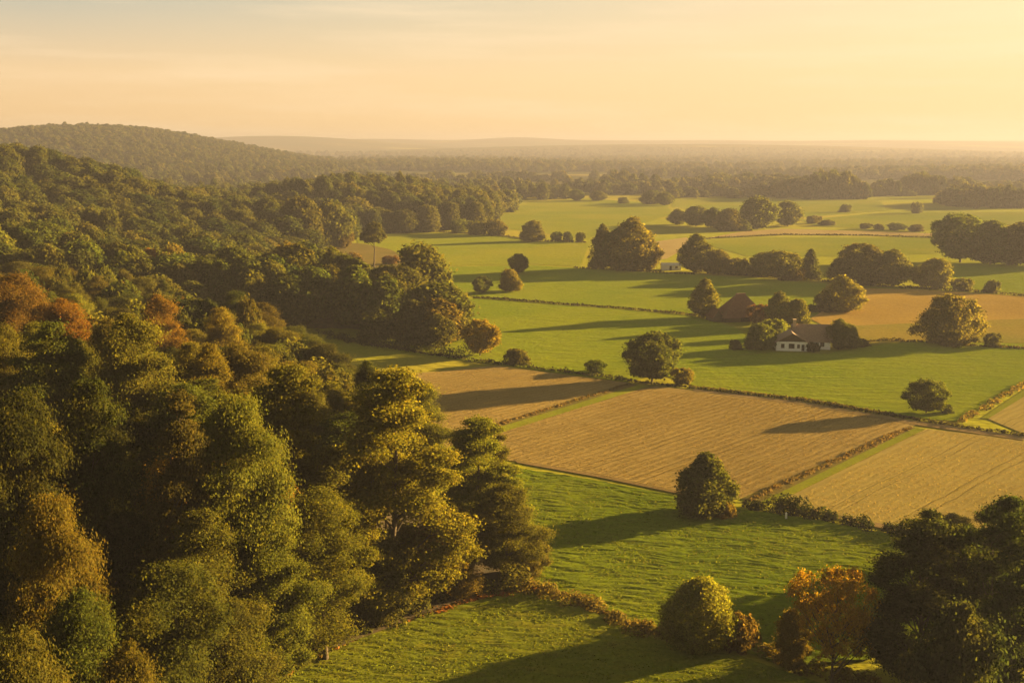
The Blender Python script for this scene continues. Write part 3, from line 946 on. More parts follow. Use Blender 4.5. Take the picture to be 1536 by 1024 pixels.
for px, b, t, w, v, lb in (
        (1114, 346, 330, 26, 'bush_a', 'pale bush under the tallest tree of the far clump'),
        (1220, 335, 324, 22, 'bush_b', 'small far bush right of the far clump'),
        (1240, 338, 330, 26, 'bush_a', 'low far bush at the left end of the far bush row'),
        (1298, 343, 335, 18, 'bush_b', 'far bush at the left of the dotted bush row'),
        (1318, 344, 336, 16, 'bush_a', 'far bush in the middle of the dotted bush row'),
        (1345, 345, 335, 28, 'bush_b', 'biggest bush of the dotted far row'),
        (1374, 347, 337, 26, 'bush_a', 'right bush of the dotted far row'),
        (835, 362, 348, 17, 'bush_b', 'left of three small bushes beside the far track'),
        (852, 362, 348, 16, 'bush_a', 'middle of three small bushes beside the far track'),
        (870, 363, 349, 14, 'bush_b', 'right of three small bushes beside the far track'),
        (1268, 318, 307, 20, 'bush_a', 'pale far bush alone on the hazy field'),
        (1375, 320, 304, 17, 'bush_b', 'dark square far bush alone on the hazy field'),
        (935, 305, 296, 20, 'bush_a', 'low far bush left of the far dark pair')):
    lone(px, b, t, w, v, (0.088, 0.094, 0.015), lb, 'shrub', 'shrub')
lone(799, 362, 332, 36, 'round_b', (0.109, 0.113, 0.017), 'round olive tree where the far hedge meets the track')
lone(865, 301, 285, 22, 'wood_c', (0.073, 0.084, 0.015), 'far dark ball tree on the hazy bright field')
lone(898, 301, 287, 26, 'wood_a', (0.102, 0.104, 0.017), 'far pale tree right of the dark ball tree')
lone(976, 306, 286, 30, 'wood_d', (0.080, 0.089, 0.015), 'left tree of the far dark pair on the bright field')
lone(997, 308, 289, 26, 'wood_c', (0.080, 0.089, 0.015), 'right tree of the far dark pair on the bright field')
lone(561, 402, 335, 34, 'lolly', (0.073, 0.072, 0.013), 'lone tree with a small round crown on a tall bare trunk', rot=.4)
# shrubs at the corner of the far wood
for px, b, t, w, lb in ((690, 350, 330, 30, 'left bush of the scrub at the far wood corner'), (715, 352, 333, 30, 'middle bush of the scrub at the far wood corner'), (744, 353, 331, 34, 'right bush of the scrub at the far wood corner')):
    lone(px, b, t, w, 'bush_b', (0.102, 0.104, 0.017), lb, 'shrub', 'shrub')
# foreground
lone(1048, 966, 870, 112, 'fore_bush', (.17, .165, .018), 'yellow green round bush on the brushy hedge in the foreground', 'shrub', 'shrub')
lone(1105, 972, 922, 56, 'bush_b', (0.120, 0.103, 0.018), 'small brown bush right of the yellow green round bush', 'shrub', 'shrub')
lone(1185, 1000, 915, 52, 'under_a', (0.150, 0.104, 0.015), 'low brown bush left of the orange tree', 'shrub', 'shrub')
lone(1248, 1034, 859, 108, 'open', (.33, .20, .016), 'orange autumn tree with a visible stem in the lower right corner')
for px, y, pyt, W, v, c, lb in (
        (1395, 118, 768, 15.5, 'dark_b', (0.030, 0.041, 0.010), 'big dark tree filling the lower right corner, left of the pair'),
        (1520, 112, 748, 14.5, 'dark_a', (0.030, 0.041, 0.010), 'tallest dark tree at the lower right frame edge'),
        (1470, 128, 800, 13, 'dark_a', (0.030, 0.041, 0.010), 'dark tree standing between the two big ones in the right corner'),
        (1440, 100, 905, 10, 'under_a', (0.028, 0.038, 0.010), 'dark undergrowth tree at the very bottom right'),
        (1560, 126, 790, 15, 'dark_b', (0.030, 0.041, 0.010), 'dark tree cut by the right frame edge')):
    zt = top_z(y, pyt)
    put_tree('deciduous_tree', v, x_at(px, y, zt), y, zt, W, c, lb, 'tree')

for x, y, H, W, lb in ((67, 155, 9.5, 11, 'dark tree added for its shade behind the right corner trees, nearest the orange one'), (74, 151, 13.5, 13, 'dark tree added for its shade behind the tallest tree of the right corner'),
                       (87, 156, 14, 13, 'dark tree added for its shade beyond the right frame edge by the golden field'), (101, 161, 15, 14, 'dark outermost tree added for its shade beyond the right frame edge')):
    put_tree('deciduous_tree', 'dark_b', x, y, H, W, (.034, .042, .011), lb, 'tree')  # hidden trees added to cast shade over the foreground meadow
for px, py_, pt, w_, lb in ((470, 396, 374, 30, 'brown scrub bush left of the tall bare stemmed tree'), (498, 402, 380, 34, 'brown scrub bush before the tall bare stemmed tree'), (530, 398, 380, 30, 'small brown scrub at the foot of the tall bare stemmed tree'),
                        (585, 396, 384, 24, 'low brown scrub right of the tall bare stemmed tree'), (450, 388, 366, 26, 'brown scrub at the edge of the hill wood')):
    lone(px, py_, pt, w_, 'bush_b', (.13, .095, .025), lb, 'shrub', 'shrub')

# ------------------------------------------------------------------ woods on the slope
placed = []      # (x, y, r)
sky = np.full(400, 2000.0)   # highest point so far in every 4 pixel column (columns from px -32)


def visible(x, y, z, H, W, margin=10):
    px, pt, F = project(x, y, z + H)
    hw = W / 2 / F * FPX
    a, b = int((px - hw + 32) / 4), int((px + hw + 32) / 4)
    a2, b2 = max(a, 0), min(b, 399)
    if b2 < a2:
        return False, px, pt
    cols = np.arange(a2, b2 + 1)
    rel = np.clip((cols * 4 - 32 - px) / max(hw, 1), -1, 1)
    sil = pt + (H / F * FPX) * .35 * rel ** 2
    show = (sil < sky[a2:b2 + 1] + margin).sum()
    return show >= 1, px, pt


def occlude(x, y, z, H, W):
    px, pt, F = project(x, y, z + H)
    hw = W / 2 / F * FPX
    a2, b2 = max(int((px - hw * .85 + 32) / 4), 0), min(int((px + hw * .85 + 32) / 4), 399)
    if b2 < a2:
        return
    cols = np.arange(a2, b2 + 1)
    rel = np.clip((cols * 4 - 32 - px) / max(hw, 1), -1, 1)
    sil = pt + (H / F * FPX) * .35 * rel ** 2 + 4
    sky[a2:b2 + 1] = np.minimum(sky[a2:b2 + 1], sil)


cand = []


def want(px, pyt, y, W, var, color, label=None, H=None):
    """a chosen wood tree: column, pixel of its tip, distance"""
    zt = top_z(y, pyt)
    x = x_at(px, y, zt)
    z = h1(x, y)
    if var.startswith('under') and zt - z > 15:
        var, W = random.choice(('near_a', 'near_c', 'near_e')), W * 1.3
    cand.append((x, y, zt - z, W, var, color, label))
    placed.append((x, y, W * .36))


# trees of the wood edge one can tell apart
want(582, 552, 140, 21, 'near_f', (.118, .102, .014), 'tall golden brown tree at the edge of the foreground wood, dark stem showing')
want(712, 626, 158, 16, 'near_f', (.125, .112, .014), 'slim olive brown tree at the tip of the foreground wood')
want(760, 725, 152, 9, 'under_b', (.088, .078, .013), 'low tree at the very tip of the foreground wood')
want(424, 545, 136, 18, 'near_f', (.098, .088, .014), 'tall olive tree left of the golden brown one in the foreground wood')
want(350, 600, 118, 13, 'near_e', (.086, .088, .014), 'leafy olive tree in the middle of the foreground wood')
want(190, 468, 152, 16, 'near_c', (0.090, 0.087, 0.015), 'sunlit yellow green tree top at the upper left of the foreground wood')
want(75, 478, 148, 15, 'near_a', (0.068, 0.071, 0.014), 'broad olive tree top at the left edge of the foreground wood')
want(20, 415, 215, 14, 'near_e', (.130, .086, .014), 'orange tree top at the left frame edge')
want(90, 446, 205, 14, 'near_c', (.155, .086, .013), 'bright orange round tree top in the left woods')
want(235, 440, 225, 13, 'near_c', (.130, .092, .014), 'amber tree top right of the bright orange one in the left woods')
want(330, 458, 235, 12, 'near_a', (.125, .105, .014), 'golden tree top on the crest of the foreground wood')
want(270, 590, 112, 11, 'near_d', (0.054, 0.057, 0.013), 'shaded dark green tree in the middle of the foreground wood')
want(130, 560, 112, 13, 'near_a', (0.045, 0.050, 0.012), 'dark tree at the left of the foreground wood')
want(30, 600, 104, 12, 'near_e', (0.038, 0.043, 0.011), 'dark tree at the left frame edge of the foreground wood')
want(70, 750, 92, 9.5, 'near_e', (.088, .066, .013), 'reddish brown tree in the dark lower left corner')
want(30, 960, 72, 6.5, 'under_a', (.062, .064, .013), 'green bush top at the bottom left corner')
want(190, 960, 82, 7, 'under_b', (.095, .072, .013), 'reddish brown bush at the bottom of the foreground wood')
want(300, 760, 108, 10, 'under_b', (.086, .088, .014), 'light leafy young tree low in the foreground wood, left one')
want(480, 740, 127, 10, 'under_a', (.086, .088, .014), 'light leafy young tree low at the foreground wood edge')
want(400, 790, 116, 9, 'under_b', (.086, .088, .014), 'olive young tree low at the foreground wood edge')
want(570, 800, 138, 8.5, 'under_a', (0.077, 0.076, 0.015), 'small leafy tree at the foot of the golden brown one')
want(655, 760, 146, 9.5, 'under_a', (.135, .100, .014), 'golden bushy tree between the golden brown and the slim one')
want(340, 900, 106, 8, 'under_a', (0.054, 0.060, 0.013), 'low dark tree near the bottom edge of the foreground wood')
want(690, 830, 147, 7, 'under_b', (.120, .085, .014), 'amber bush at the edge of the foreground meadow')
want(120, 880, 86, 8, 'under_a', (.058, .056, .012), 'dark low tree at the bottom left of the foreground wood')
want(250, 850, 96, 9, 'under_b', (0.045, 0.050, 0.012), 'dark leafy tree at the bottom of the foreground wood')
want(790, 790, 154, 6.5, 'under_a', (0.090, 0.075, 0.015), 'small bushy tree where the brushy hedge meets the foreground wood')
# second wood
want(632, 367, 405, 24, 'wood_d', (0.085, 0.080, 0.014), 'largest rounded tree of the second wood, brownish olive')
want(600, 400, 392, 17, 'wood_c', (0.075, 0.080, 0.014), 'rounded tree just left of the largest in the second wood')
want(660, 448, 350, 17, 'wood_b', (0.100, 0.091, 0.015), 'golden olive tree at the right end of the second wood')
want(580, 415, 362, 17, 'wood_a', (0.075, 0.085, 0.014), 'olive tree in the front row of the second wood')
want(530, 398, 368, 17, 'wood_b', (0.078, 0.089, 0.014), 'bright olive tree in the middle of the second wood')
want(470, 402, 372, 18, 'wood_d', (0.070, 0.085, 0.014), 'green rounded tree at the left middle of the second wood')
want(410, 385, 385, 18, 'wood_a', (0.055, 0.068, 0.013), 'dark green tree at the left of the second wood')
want(350, 372, 395, 18, 'wood_c', (0.048, 0.062, 0.012), 'dark tree at the shaded left end of the second wood')
want(620, 450, 348, 13, 'wood_b', (0.085, 0.089, 0.015), 'narrow olive tree in front of the largest one')
want(655, 472, 339, 11, 'wood_a', (.07, .074, .014), 'olive tree in front of the right end of the second wood')
want(612, 470, 346, 10, 'wood_d', (.062, .07, .013), 'green tree low in the front row of the second wood')
want(562, 458, 353, 12, 'wood_b', (.07, .075, .013), 'slim olive tree low in the front row of the second wood')
want(683, 470, 352, 11, 'wood_a', (0.115, 0.097, 0.015), 'low golden tree beside the right end of the second wood')
# end of the hill wood
want(450, 296, 655, 27, 'wood_c', (0.080, 0.082, 0.014), 'left of two big round crowns at the end of the hill wood')
want(497, 303, 668, 22, 'wood_c', (0.090, 0.089, 0.015), 'right of two big round crowns at the end of the hill wood')
want(515, 335, 670, 12, 'wood_a', (0.085, 0.085, 0.015), 'small tree at the foot of the two big round crowns')

cell = {}


def far_enough(x, y, r):
    for (a, b, c) in placed:
        if abs(a - x) < r + c and abs(b - y) < r + c and (a - x) ** 2 + (b - y) ** 2 < (max(r, c) * 1.55) ** 2:
            return False
    return True


def scatter(y0, y1, n, rad, variants, Hr, palette, zone, minedge=2.5):
    for _ in range(n):
        y = random.uniform(y0, y1)
        xl = -.53 * y - 14
        xr = float(np.interp(y, YE, XE)) - minedge
        if xr < xl:
            continue
        x = random.uniform(xl, xr)
        r = rad * random.choice((.72, .85, 1, 1.15, 1.35))
        if not far_enough(x, y, r):
            continue
        placed.append((x, y, r))
        k = random.choices(range(len(palette)), [p[1] for p in palette])[0]
        H = random.uniform(*Hr) * (.82 + .42 * float(vnoise(np.array([x / 26 + 90]), np.array([y / 40 + 90]), 9)[0]))
        e = xr - x
        cand.append((x, y, H * (.9 if e < 5 else 1), r * (random.uniform(2.3, 3.0) if y > 330 else random.uniform(2.6, 3.2)), random.choice(variants), palette[k][0], zone + (palette[k][2],)))


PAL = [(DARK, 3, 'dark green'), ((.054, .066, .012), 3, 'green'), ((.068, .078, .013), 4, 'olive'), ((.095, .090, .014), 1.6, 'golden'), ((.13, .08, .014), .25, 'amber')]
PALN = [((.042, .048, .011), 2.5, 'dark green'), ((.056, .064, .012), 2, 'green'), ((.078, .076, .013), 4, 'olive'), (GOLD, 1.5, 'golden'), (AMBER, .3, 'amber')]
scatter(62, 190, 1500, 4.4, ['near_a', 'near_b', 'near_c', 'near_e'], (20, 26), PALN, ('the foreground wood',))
scatter(190, 345, 1800, 4.4, ['near_a', 'near_c', 'near_e', 'wood_c'], (19, 22), PALN, ('the wood behind the foreground crest',))
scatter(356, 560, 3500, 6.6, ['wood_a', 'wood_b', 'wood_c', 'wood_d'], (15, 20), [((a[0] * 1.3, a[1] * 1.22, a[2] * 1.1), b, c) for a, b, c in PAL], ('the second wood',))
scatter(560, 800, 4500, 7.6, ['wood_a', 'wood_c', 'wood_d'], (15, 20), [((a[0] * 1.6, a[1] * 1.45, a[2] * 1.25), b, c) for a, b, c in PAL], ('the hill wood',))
scatter(815, 1130, 4500, 5.8, ['wood_a', 'wood_c', 'wood_d'], (17, 23), PAL, ('the far dark wood',))

cand.sort(key=lambda c: c[1])
LIMIT = 318 - N_TREE[0] + 38      # shrubs are another kind
vis, n_ind = [], 0
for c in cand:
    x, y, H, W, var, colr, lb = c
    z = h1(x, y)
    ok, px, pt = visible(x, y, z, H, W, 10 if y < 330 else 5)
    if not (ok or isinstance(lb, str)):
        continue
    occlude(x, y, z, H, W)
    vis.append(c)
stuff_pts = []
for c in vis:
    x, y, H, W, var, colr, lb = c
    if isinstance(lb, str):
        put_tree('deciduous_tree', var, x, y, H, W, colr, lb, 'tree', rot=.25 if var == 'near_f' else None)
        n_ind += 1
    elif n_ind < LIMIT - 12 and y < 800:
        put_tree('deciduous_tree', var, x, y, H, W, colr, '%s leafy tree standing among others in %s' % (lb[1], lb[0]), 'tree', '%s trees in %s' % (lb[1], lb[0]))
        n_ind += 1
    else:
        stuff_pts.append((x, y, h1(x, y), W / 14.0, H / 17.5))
print('TREES', N_TREE[0], 'wood individuals', n_ind, 'wood stuff', len(stuff_pts), 'cand', len(cand))

# ------------------------------------------------------------------ far woods that read as one mass


def woodland(name, pts, variants, label):
    """one object: leafy crowns over a cloud of points (x, y, z, width scale, height scale)"""
    A = np.array(pts, float)
    o0 = np.array([A[:, 0].mean(), A[:, 1].mean(), 0])
    me = bpy.data.meshes.new(name)
    me.vertices.add(len(A))
    me.vertices.foreach_set('co', (A[:, :3] - o0).astype(np.float32).ravel())
    a = me.attributes.new('size', 'FLOAT_VECTOR', 'POINT')
    a.data.foreach_set('vector', np.stack([A[:, 3], A[:, 3], A[:, 4]], 1).astype(np.float32).ravel())
    a = me.attributes.new('turn', 'FLOAT_VECTOR', 'POINT')
    rz = np.zeros((len(A), 3), np.float32)
    rz[:, 2] = RNG.uniform(0, 6.28, len(A))
    a.data.foreach_set('vector', rz.ravel())
    o = link(name, me, loc=tuple(o0))
    ng = bpy.data.node_groups.new(name, 'GeometryNodeTree')
    ng.interface.new_socket('Geometry', in_out='INPUT', socket_type='NodeSocketGeometry')
    ng.interface.new_socket('Geometry', in_out='OUTPUT', socket_type='NodeSocketGeometry')
    gi, go = ng.nodes.new('NodeGroupInput'), ng.nodes.new('NodeGroupOutput')
    iop = ng.nodes.new('GeometryNodeInstanceOnPoints')
    g2i = ng.nodes.new('GeometryNodeGeometryToInstance')
    for v in variants:
        oi = ng.nodes.new('GeometryNodeObjectInfo')
        oi.transform_space = 'ORIGINAL'
        oi.inputs['Object'].default_value = PROTO[v][0]
        sm = ng.nodes.new('GeometryNodeSetMaterial')
        sm.inputs['Material'].default_value = LEAF_FAR
        ng.links.new(oi.outputs['Geometry'], sm.inputs[0])
        ng.links.new(sm.outputs[0], g2i.inputs[0])
    na = ng.nodes.new('GeometryNodeInputNamedAttribute')
    na.data_type = 'FLOAT_VECTOR'
    na.inputs['Name'].default_value = 'size'
    nb = ng.nodes.new('GeometryNodeInputNamedAttribute')
    nb.data_type = 'FLOAT_VECTOR'
    nb.inputs['Name'].default_value = 'turn'
    ng.links.new(gi.outputs[0], iop.inputs['Points'])
    ng.links.new(g2i.outputs[0], iop.inputs['Instance'])
    iop.inputs['Pick Instance'].default_value = True
    ng.links.new(nb.outputs[0], iop.inputs['Rotation'])
    ng.links.new(na.outputs[0], iop.inputs['Scale'])
    ng.links.new(iop.outputs[0], go.inputs[0])
    md = o.modifiers.new('crowns', 'NODES')
    md.node_group = ng
    tag(o, label, None, None, 'stuff')
    return o


# three far crowns stand as real hedgerow trees so that the mass can reuse their foliage
lone(640, 300, 276, 24, 'far_a', OLIVE, 'far pale tree at the rim of the woods behind the dark wood')
lone(742, 302, 279, 26, 'far_b', (.10, .09, .02), 'far pale poplar like tree at the right end of the dark wood')
lone(1440, 296, 270, 28, 'far_c', OLIVE, 'far hazy round tree right of the two dark domes')
if stuff_pts:
    woodland('hill_woodland', stuff_pts, ['wood_a', 'wood_c', 'wood_d'], 'dense mixed woodland on the upper hillside')


def belt(px0, px1, pya, pyb, n, s=(.9, 1.3), hs=(.9, 1.3)):
    """points between two ground lines of the photograph, given by pixel rows"""
    out = []
    ya, yb = gp(768, pya)[1], gp(768, pyb)[1]
    y0, y1 = min(ya, yb), max(ya, yb)
    for _ in range(n):
        y = random.uniform(y0, y1)
        x = (random.uniform(px0, px1) - 768) / FPX * y
        hv = .62 + .75 * float(vnoise(np.array([x / 60 + 70]), np.array([y / 90 + 70]), 12)[0])
        out.append((x, y, h1(x, y) - .3, random.uniform(*s) * random.uniform(.7, 1.2), random.uniform(*hs) * hv))
    return out


def dome(pxc, pyb, wpx, hpx, n):
    """a wood with a rounded outline, tallest in its middle"""
    yc = gp(768, pyb)[1]
    out = []
    for _ in range(n):
        u, v = random.uniform(-1, 1), random.uniform(0, 1)
        y = yc + 20 + v * wpx / FPX * yc * 1.1
        x = (pxc - 768 + u * wpx / 2 * .93) / FPX * yc
        top = hpx / FPX * yc * (1 - abs(u) ** 2.6) ** .5 * random.uniform(.86, 1.04)
        out.append((x, y, h1(x, y) - .3, random.uniform(.7, 1.1), max(.35, top / 16.5)))
    return out


w = belt(560, 770, 324, 296, 130) + belt(700, 850, 300, 286, 60, (1., 1.4), (.8, 1.2)) + belt(850, 1010, 292, 282, 60)
w += belt(1000, 1210, 298, 292, 50, (.7, 1.0), (.45, .8)) + belt(1010, 1210, 287, 280, 90, (1, 1.4), (.8, 1.2))
w += dome(1262, 300, 104, 40, 60) + dome(1200, 297, 90, 28, 40) + dome(1345, 296, 60, 24, 24) + dome(1402, 294, 70, 32, 44) + dome(1452, 291, 40, 24, 20)
w += dome(1520, 314, 130, 32, 60) + belt(1440, 1640, 288, 281, 80, (1, 1.3), (.6, .9)) + dome(1085, 296, 60, 18, 20) + dome(1040, 297, 50, 15, 16) + dome(930, 283, 60, 24, 30)
w += belt(60, 560, 292, 262, 520, (.8, 1.2), (.6, .95)) + belt(520, 760, 290, 268, 160, (.8, 1.2), (.6, .95))
woodland('far_woodland', w, ['far_a', 'far_b', 'far_c'], 'hazy belt of woods behind the farthest bright fields')
pl = []
for _ in range(20000):
    y = 1850 * math.exp(random.uniform(0, 1.05))
    x = random.uniform(-.62, .62) * y
    nz = vnoise(np.array([x / 520 + 50]), np.array([y / 150 + 50]), 5)[0] * .7 + vnoise(np.array([x / 170 + 50]), np.array([y / 60 + 50]), 6)[0] * .3
    hl = h1(x, y)
    if nz < (.53 if hl < 8 else .2):
        continue
    k = random.uniform(.7, 1.3) * (.6 if hl > 12 else 1)
    pl.append((x, y, hl - .3, k * 1.1, k * (.55 + .8 * (nz - .4))* 1.25))
for _ in range(9000):
    x, y = random.gauss(-800, 420), random.gauss(2100, 330)
    hl = h1(x, y)
    if hl < 10 or y < 1500 or x < -.62 * y:
        continue
    k = random.uniform(.45, .85)
    pl.append((x, y, hl - .3, k * 1.15, k))
woodland('distant_woodland', pl, ['far_a', 'far_b', 'far_c'], 'distant hazy woods covering the plain and the far hill')

# ------------------------------------------------------------------ buildings
ROOF = simple_mat('old_roof_tiles', (.21, .145, .105), (.30, .21, .15), 2.2, .9, ('Z', 5.0), .5)
ROOF2 = simple_mat('red_brown_roof', (.12, .06, .04), (.19, .095, .06), 1.6, .95, ('Z', 3.0), .5)
WHITE = simple_mat('white_render', (.70, .68, .63), (.82, .80, .75), 1.5, .9)
DARKW = simple_mat('dark_opening', (.012, .012, .012), (.03, .027, .022), 2, .35)
TIMBER = simple_mat('dark_timber', (.05, .035, .022), (.10, .07, .045), 4, .9)
BRICK = simple_mat('pale_brick', (.34, .24, .15), (.45, .33, .2), 4, .9)


def gable_block(root, x0, x1, y0, y1, hw, hr, axis, roofmat, wallmat, over=.5):
    m = MB()
    m.box(x0, x1, y0, y1, -.3, hw)
    m.build('wall', wallmat, root)
    m = MB()
    if axis == 'x':
        ym = (y0 + y1) / 2
        for xx in (x0, x1):
            d = .02
            m.hexa([(xx - d, y0, hw), (xx + d, y0, hw), (xx + d, y1, hw), (xx - d, y1, hw), (xx - d, ym - .05, hr - .2), (xx + d, ym - .05, hr - .2), (xx + d, ym + .05, hr - .2), (xx - d, ym + .05, hr - .2)])
    else:
        xm = (x0 + x1) / 2
        for yy in (y0, y1):
            d = .02
            m.hexa([(x0, yy - d, hw), (x1, yy - d, hw), (x1, yy + d, hw), (x0, yy + d, hw), (xm - .05, yy - d, hr - .2), (xm + .05, yy - d, hr - .2), (xm + .05, yy + d, hr - .2), (xm - .05, yy + d, hr - .2)])
    m.build('gable', TIMBER if wallmat is WHITE else wallmat, root)
    r = MB()
    if axis == 'x':
        ym = (y0 + y1) / 2
        k = (hr - hw) / (ym - y0)
        r.slab([(x0 - over, y0 - over, hw - k * over + .1), (x1 + over, y0 - over, hw - k * over + .1), (x1 + over, ym, hr), (x0 - over, ym, hr)], .18)
        r.slab([(x1 + over, y1 + over, hw - k * over + .1), (x0 - over, y1 + over, hw - k * over + .1), (x0 - over, ym + .003, hr), (x1 + over, ym + .003, hr)], .18)
    else:
        xm = (x0 + x1) / 2
        k = (hr - hw) / (xm - x0)
        r.slab([(x0 - over, y1 + over, hw - k * over + .1), (x0 - over, y0 - over, hw - k * over + .1), (xm, y0 - over, hr), (xm, y1 + over, hr)], .18)
        r.slab([(x1 + over, y0 - over, hw - k * over + .1), (x1 + over, y1 + over, hw - k * over + .1), (xm + .003, y1 + over, hr), (xm + .003, y0 - over, hr)], .18)
    return r.build('roof', roofmat, root)


def opening(root, kind, x0, x1, y, z0, z1, frame=True):
    """window or door in a wall facing -y"""
    m = MB()
    m.box(x0, x1, y - .05, y + .03, z0, z1)
    o = m.build(kind, DARKW, root)
    if frame:
        f = MB()
        t = .09
        f.box(x0 - t, x0, y - .09, y + .02, z0 - t, z1 + t)
        f.box(x1, x1 + t, y - .09, y + .02, z0 - t, z1 + t)
        f.box(x0, x1, y - .088, y + .02, z1, z1 + t)
        f.box(x0, x1, y - .088, y + .02, z0 - t, z0)
        f.box((x0 + x1) / 2 - .04, (x0 + x1) / 2 + .04, y - .085, y + .02, z0, z1)
        f.build('frame', TIMBER, o)
    return o


fx, fy = gp(1202, 524)
house = bpy.data.objects.new('farmhouse', None)
COL.objects.link(house)
house.location = (fx, fy, 0)
house.rotation_euler = (0, 0, math.radians(-8))
tag(house, 'white walled farmhouse with brown tiled roofs, half hidden by garden bushes', 'house')
rf = gable_block(house, -2.2, 9.2, 1.5, 10.1, 2.9, 7.4, 'x', ROOF, WHITE, .6)
gable_block(house, -8.2, 1.6, -2.6, 4.6, 2.9, 5.8, 'y', ROOF, WHITE, .7)
c = MB()
c.box(-2.3, -1.4, 4.9, 6.1, 5.4, 8.7)
c.box(-2.4, -1.3, 4.8, 6.2, 8.7, 8.9)
c.build('chimney', BRICK, rf)
for a, b, z0, z1 in ((-6.6, -5.7, .9, 2.1), (-4.2, -2.6, .8, 2.2), (-1.6, -.9, .9, 2.0)):
    opening(house, 'window', a, b, -2.6, z0, z1)
opening(house, 'door', -.3, .6, -2.6, 0, 2.05, False)
for a, b, z0, z1 in ((2.6, 3.6, .9, 2.1), (6.1, 7.2, .9, 2.1)):
    opening(house, 'window', a, b, 1.5, z0, z1)
opening(house, 'door', 4.5, 5.5, 1.5, 0, 2.05, False)

bx, by = gp(1114, 482)
barn = bpy.data.objects.new('barn', None)
COL.objects.link(barn)
barn.location = (bx, by + 5, 0)
barn.rotation_euler = (0, 0, math.radians(12))
tag(barn, 'old barn with a big reddish brown hipped roof reaching almost to the ground', 'barn')
m = MB()
m.box(-8.0, 8.0, -5.2, 5.2, -.3, 1.7)
m.build('wall', TIMBER, barn)
r = MB()
E, Hh = 1.5, 9.6
a, b, cc, d = (-8.8, -6, E), (8.8, -6, E), (8.8, 6, E), (-8.8, 6, E)
p, q = (-1.7, 0, Hh), (1.6, 0, Hh)
r.poly([a, b, q, p])
r.poly([cc, d, p, q])
r.poly([b, cc, q])
r.poly([d, a, p])
r.poly([d, cc, b, a])
rb = r.build('roof', ROOF2, barn)
m = MB()
m.box(-1.9, 1.8, -.35, .35, Hh - .2, Hh + .22)
m.build('ridge', ROOF2, rb)
gable_block(barn, -12.2, -8.1, -3.4, 3.6, 1.9, 4.8, 'y', ROOF2, TIMBER, .45)
opening(barn, 'door', -2.0, 1.6, -5.2, 0, 1.45, False)

sx, sy = gp(1006, 404)
shed = bpy.data.objects.new('shed', None)
COL.objects.link(shed)
shed.location = (sx, sy, 0)
tag(shed, 'low white shed between the big valley clump and the dark tree', 'shed')
gable_block(shed, -5, 5, -2.5, 2.5, 2.3, 3.5, 'x', simple_mat('pale_sheet_roof', (.55, .54, .52), (.66, .65, .62), 1, .6), WHITE, .3)
opening(shed, 'door', -1, .2, -2.5, 0, 2.0, False)
opening(shed, 'window', 2, 3.2, -2.5, .9, 1.8)

gx, gy = gp(1179, 779)
post = bpy.data.objects.new('marker_post', None)
COL.objects.link(post)
post.location = (gx, gy, 0)
tag(post, 'small white post standing in the shade before the darkened hedge', 'post')
m = MB()
m.box(-.14, .14, -.14, .14, -.2, 1.15)
m.build('shaft', WHITE, post)
m = MB()
m.hexa([(-.18, -.18, 1.15), (.18, -.18, 1.15), (.18, .18, 1.15), (-.18, .18, 1.15), (-.05, -.05, 1.35), (.05, -.05, 1.35), (.05, .05, 1.35), (-.05, .05, 1.35)])
m.build('cap', WHITE, post)

# ------------------------------------------------------------------ air
hz = MB()
hz.box(-16000, 16000, -150, 12900, -2.5, 138)
m, nt = new_mat('haze_air')
pv = N(nt, 'ShaderNodeVolumePrincipled')
pv.inputs['Color'].default_value = (.225, .23, .32, 1)
pv.inputs['Density'].default_value = 1.95e-4
pv.inputs['Anisotropy'].default_value = .2
out = N(nt, 'ShaderNodeOutputMaterial')
L(nt, pv.outputs[0], out.inputs['Volume'])
o = hz.build('haze', m)
tag(o, 'thin golden evening haze over the valley', None, None, 'stuff')

# ------------------------------------------------------------------ light
ELEV = math.radians(10.0)
AZ = math.radians(67)       # clockwise from +Y
SUN = Vector((math.sin(AZ) * math.cos(ELEV), math.cos(AZ) * math.cos(ELEV), math.sin(ELEV)))
ld = bpy.data.lights.new('sun', 'SUN')
ld.energy = 5.0
ld.angle = math.radians(.6)
ld.color = (1.0, .67, .25)
so = bpy.data.objects.new('sun', ld)
COL.objects.link(so)
so.rotation_euler = SUN.to_track_quat('Z', 'Y').to_euler()
so.location = (300, 200, 120)

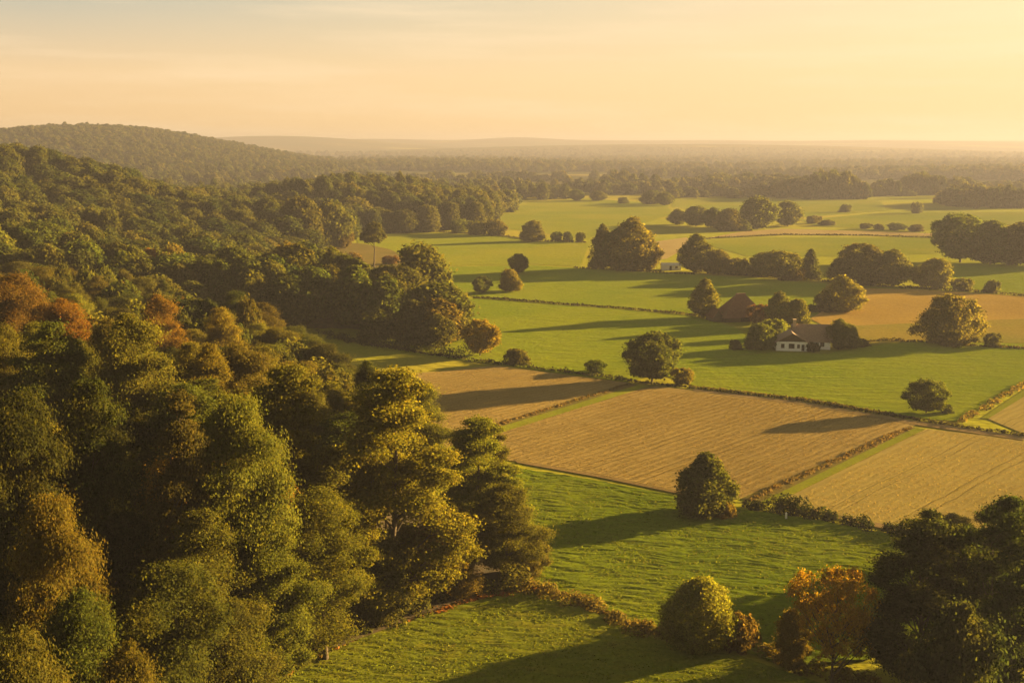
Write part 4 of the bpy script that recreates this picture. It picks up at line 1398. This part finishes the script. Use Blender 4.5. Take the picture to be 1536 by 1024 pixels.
world = bpy.data.worlds.new('World')
SC.world = world
world.use_nodes = True
nt = world.node_tree
nt.nodes.clear()
st = N(nt, 'ShaderNodeTexSky')
st.sky_type = 'NISHITA'
st.sun_disc = False
st.sun_elevation = ELEV
st.sun_rotation = AZ
st.altitude = 100
st.dust_density = 6
st.ozone_density = 1
tc = N(nt, 'ShaderNodeTexCoord')
dirv = tc.outputs['Generated']
sep = N(nt, 'ShaderNodeSeparateXYZ')
L(nt, dirv, sep.inputs[0])
elev = math_node(nt, 'MAXIMUM', sep.outputs['Z'], 0.0)
dot = N(nt, 'ShaderNodeVectorMath', operation='DOT_PRODUCT')
L(nt, dirv, dot.inputs[0])
dot.inputs[1].default_value = (math.sin(AZ), math.cos(AZ), 0)
near_sun = math_node(nt, 'DIVIDE', math_node(nt, 'SUBTRACT', dot.outputs['Value'], .0), .82, True)   # 0 at right angles to the sun, 1 towards it
g_cold = ramp(nt, elev, [(0, (.84, .53, .225)), (.06, (.80, .56, .30)), (.14, (.36, .41, .36)), (.35, (.135, .155, .115)), (1, (.060, .080, .068))])
g_warm = ramp(nt, elev, [(0, (.92, .62, .28)), (.06, (.90, .65, .33)), (.14, (.90, .68, .38)), (.35, (.34, .30, .17)), (1, (.060, .080, .068))])
grad = mixc(nt, near_sun, g_cold, g_warm)
# thin streaks of high cloud
cl = noise_tex(nt, mapping(nt, dirv, (2.0, 2.0, 30), (0, .10, 0)), 1.5, 7, .62)
clf = math_node(nt, 'MULTIPLY', math_node(nt, 'SUBTRACT', cl, .47), 2.6, True)
grad = mixc(nt, math_node(nt, 'MULTIPLY', clf, .75), grad, (.95, .72, .45, 1))
mixn = N(nt, 'ShaderNodeMix', data_type='RGBA', blend_type='ADD')
mixn.inputs[0].default_value = .02
L(nt, grad, mixn.inputs[6])
L(nt, st.outputs[0], mixn.inputs[7])
bg = N(nt, 'ShaderNodeBackground')
bg.inputs['Strength'].default_value = .125
L(nt, mixn.outputs[2], bg.inputs['Color'])
wo = N(nt, 'ShaderNodeOutputWorld')
L(nt, bg.outputs[0], wo.inputs['Surface'])

# ------------------------------------------------------------------ camera and render
cd = bpy.data.cameras.new('camera')
cd.sensor_width = 36
cd.lens = 36 * FPX / 1536
cd.clip_end = 40000
cd.clip_start = 1
co = bpy.data.objects.new('camera', cd)
COL.objects.link(co)
co.location = (0, 0, CAMZ)
co.rotation_euler = (math.pi / 2 - PITCH, 0, 0)
SC.camera = co

SC.view_settings.view_transform = 'Standard'
SC.view_settings.look = 'None'
SC.view_settings.exposure = 3.25
SC.view_settings.gamma = 1
cy = SC.cycles
cy.use_denoising = True
cy.max_bounces = 4
cy.diffuse_bounces = 2
cy.transmission_bounces = 2
cy.volume_bounces = 0
cy.transparent_max_bounces = 4
cy.sample_clamp_indirect = 4
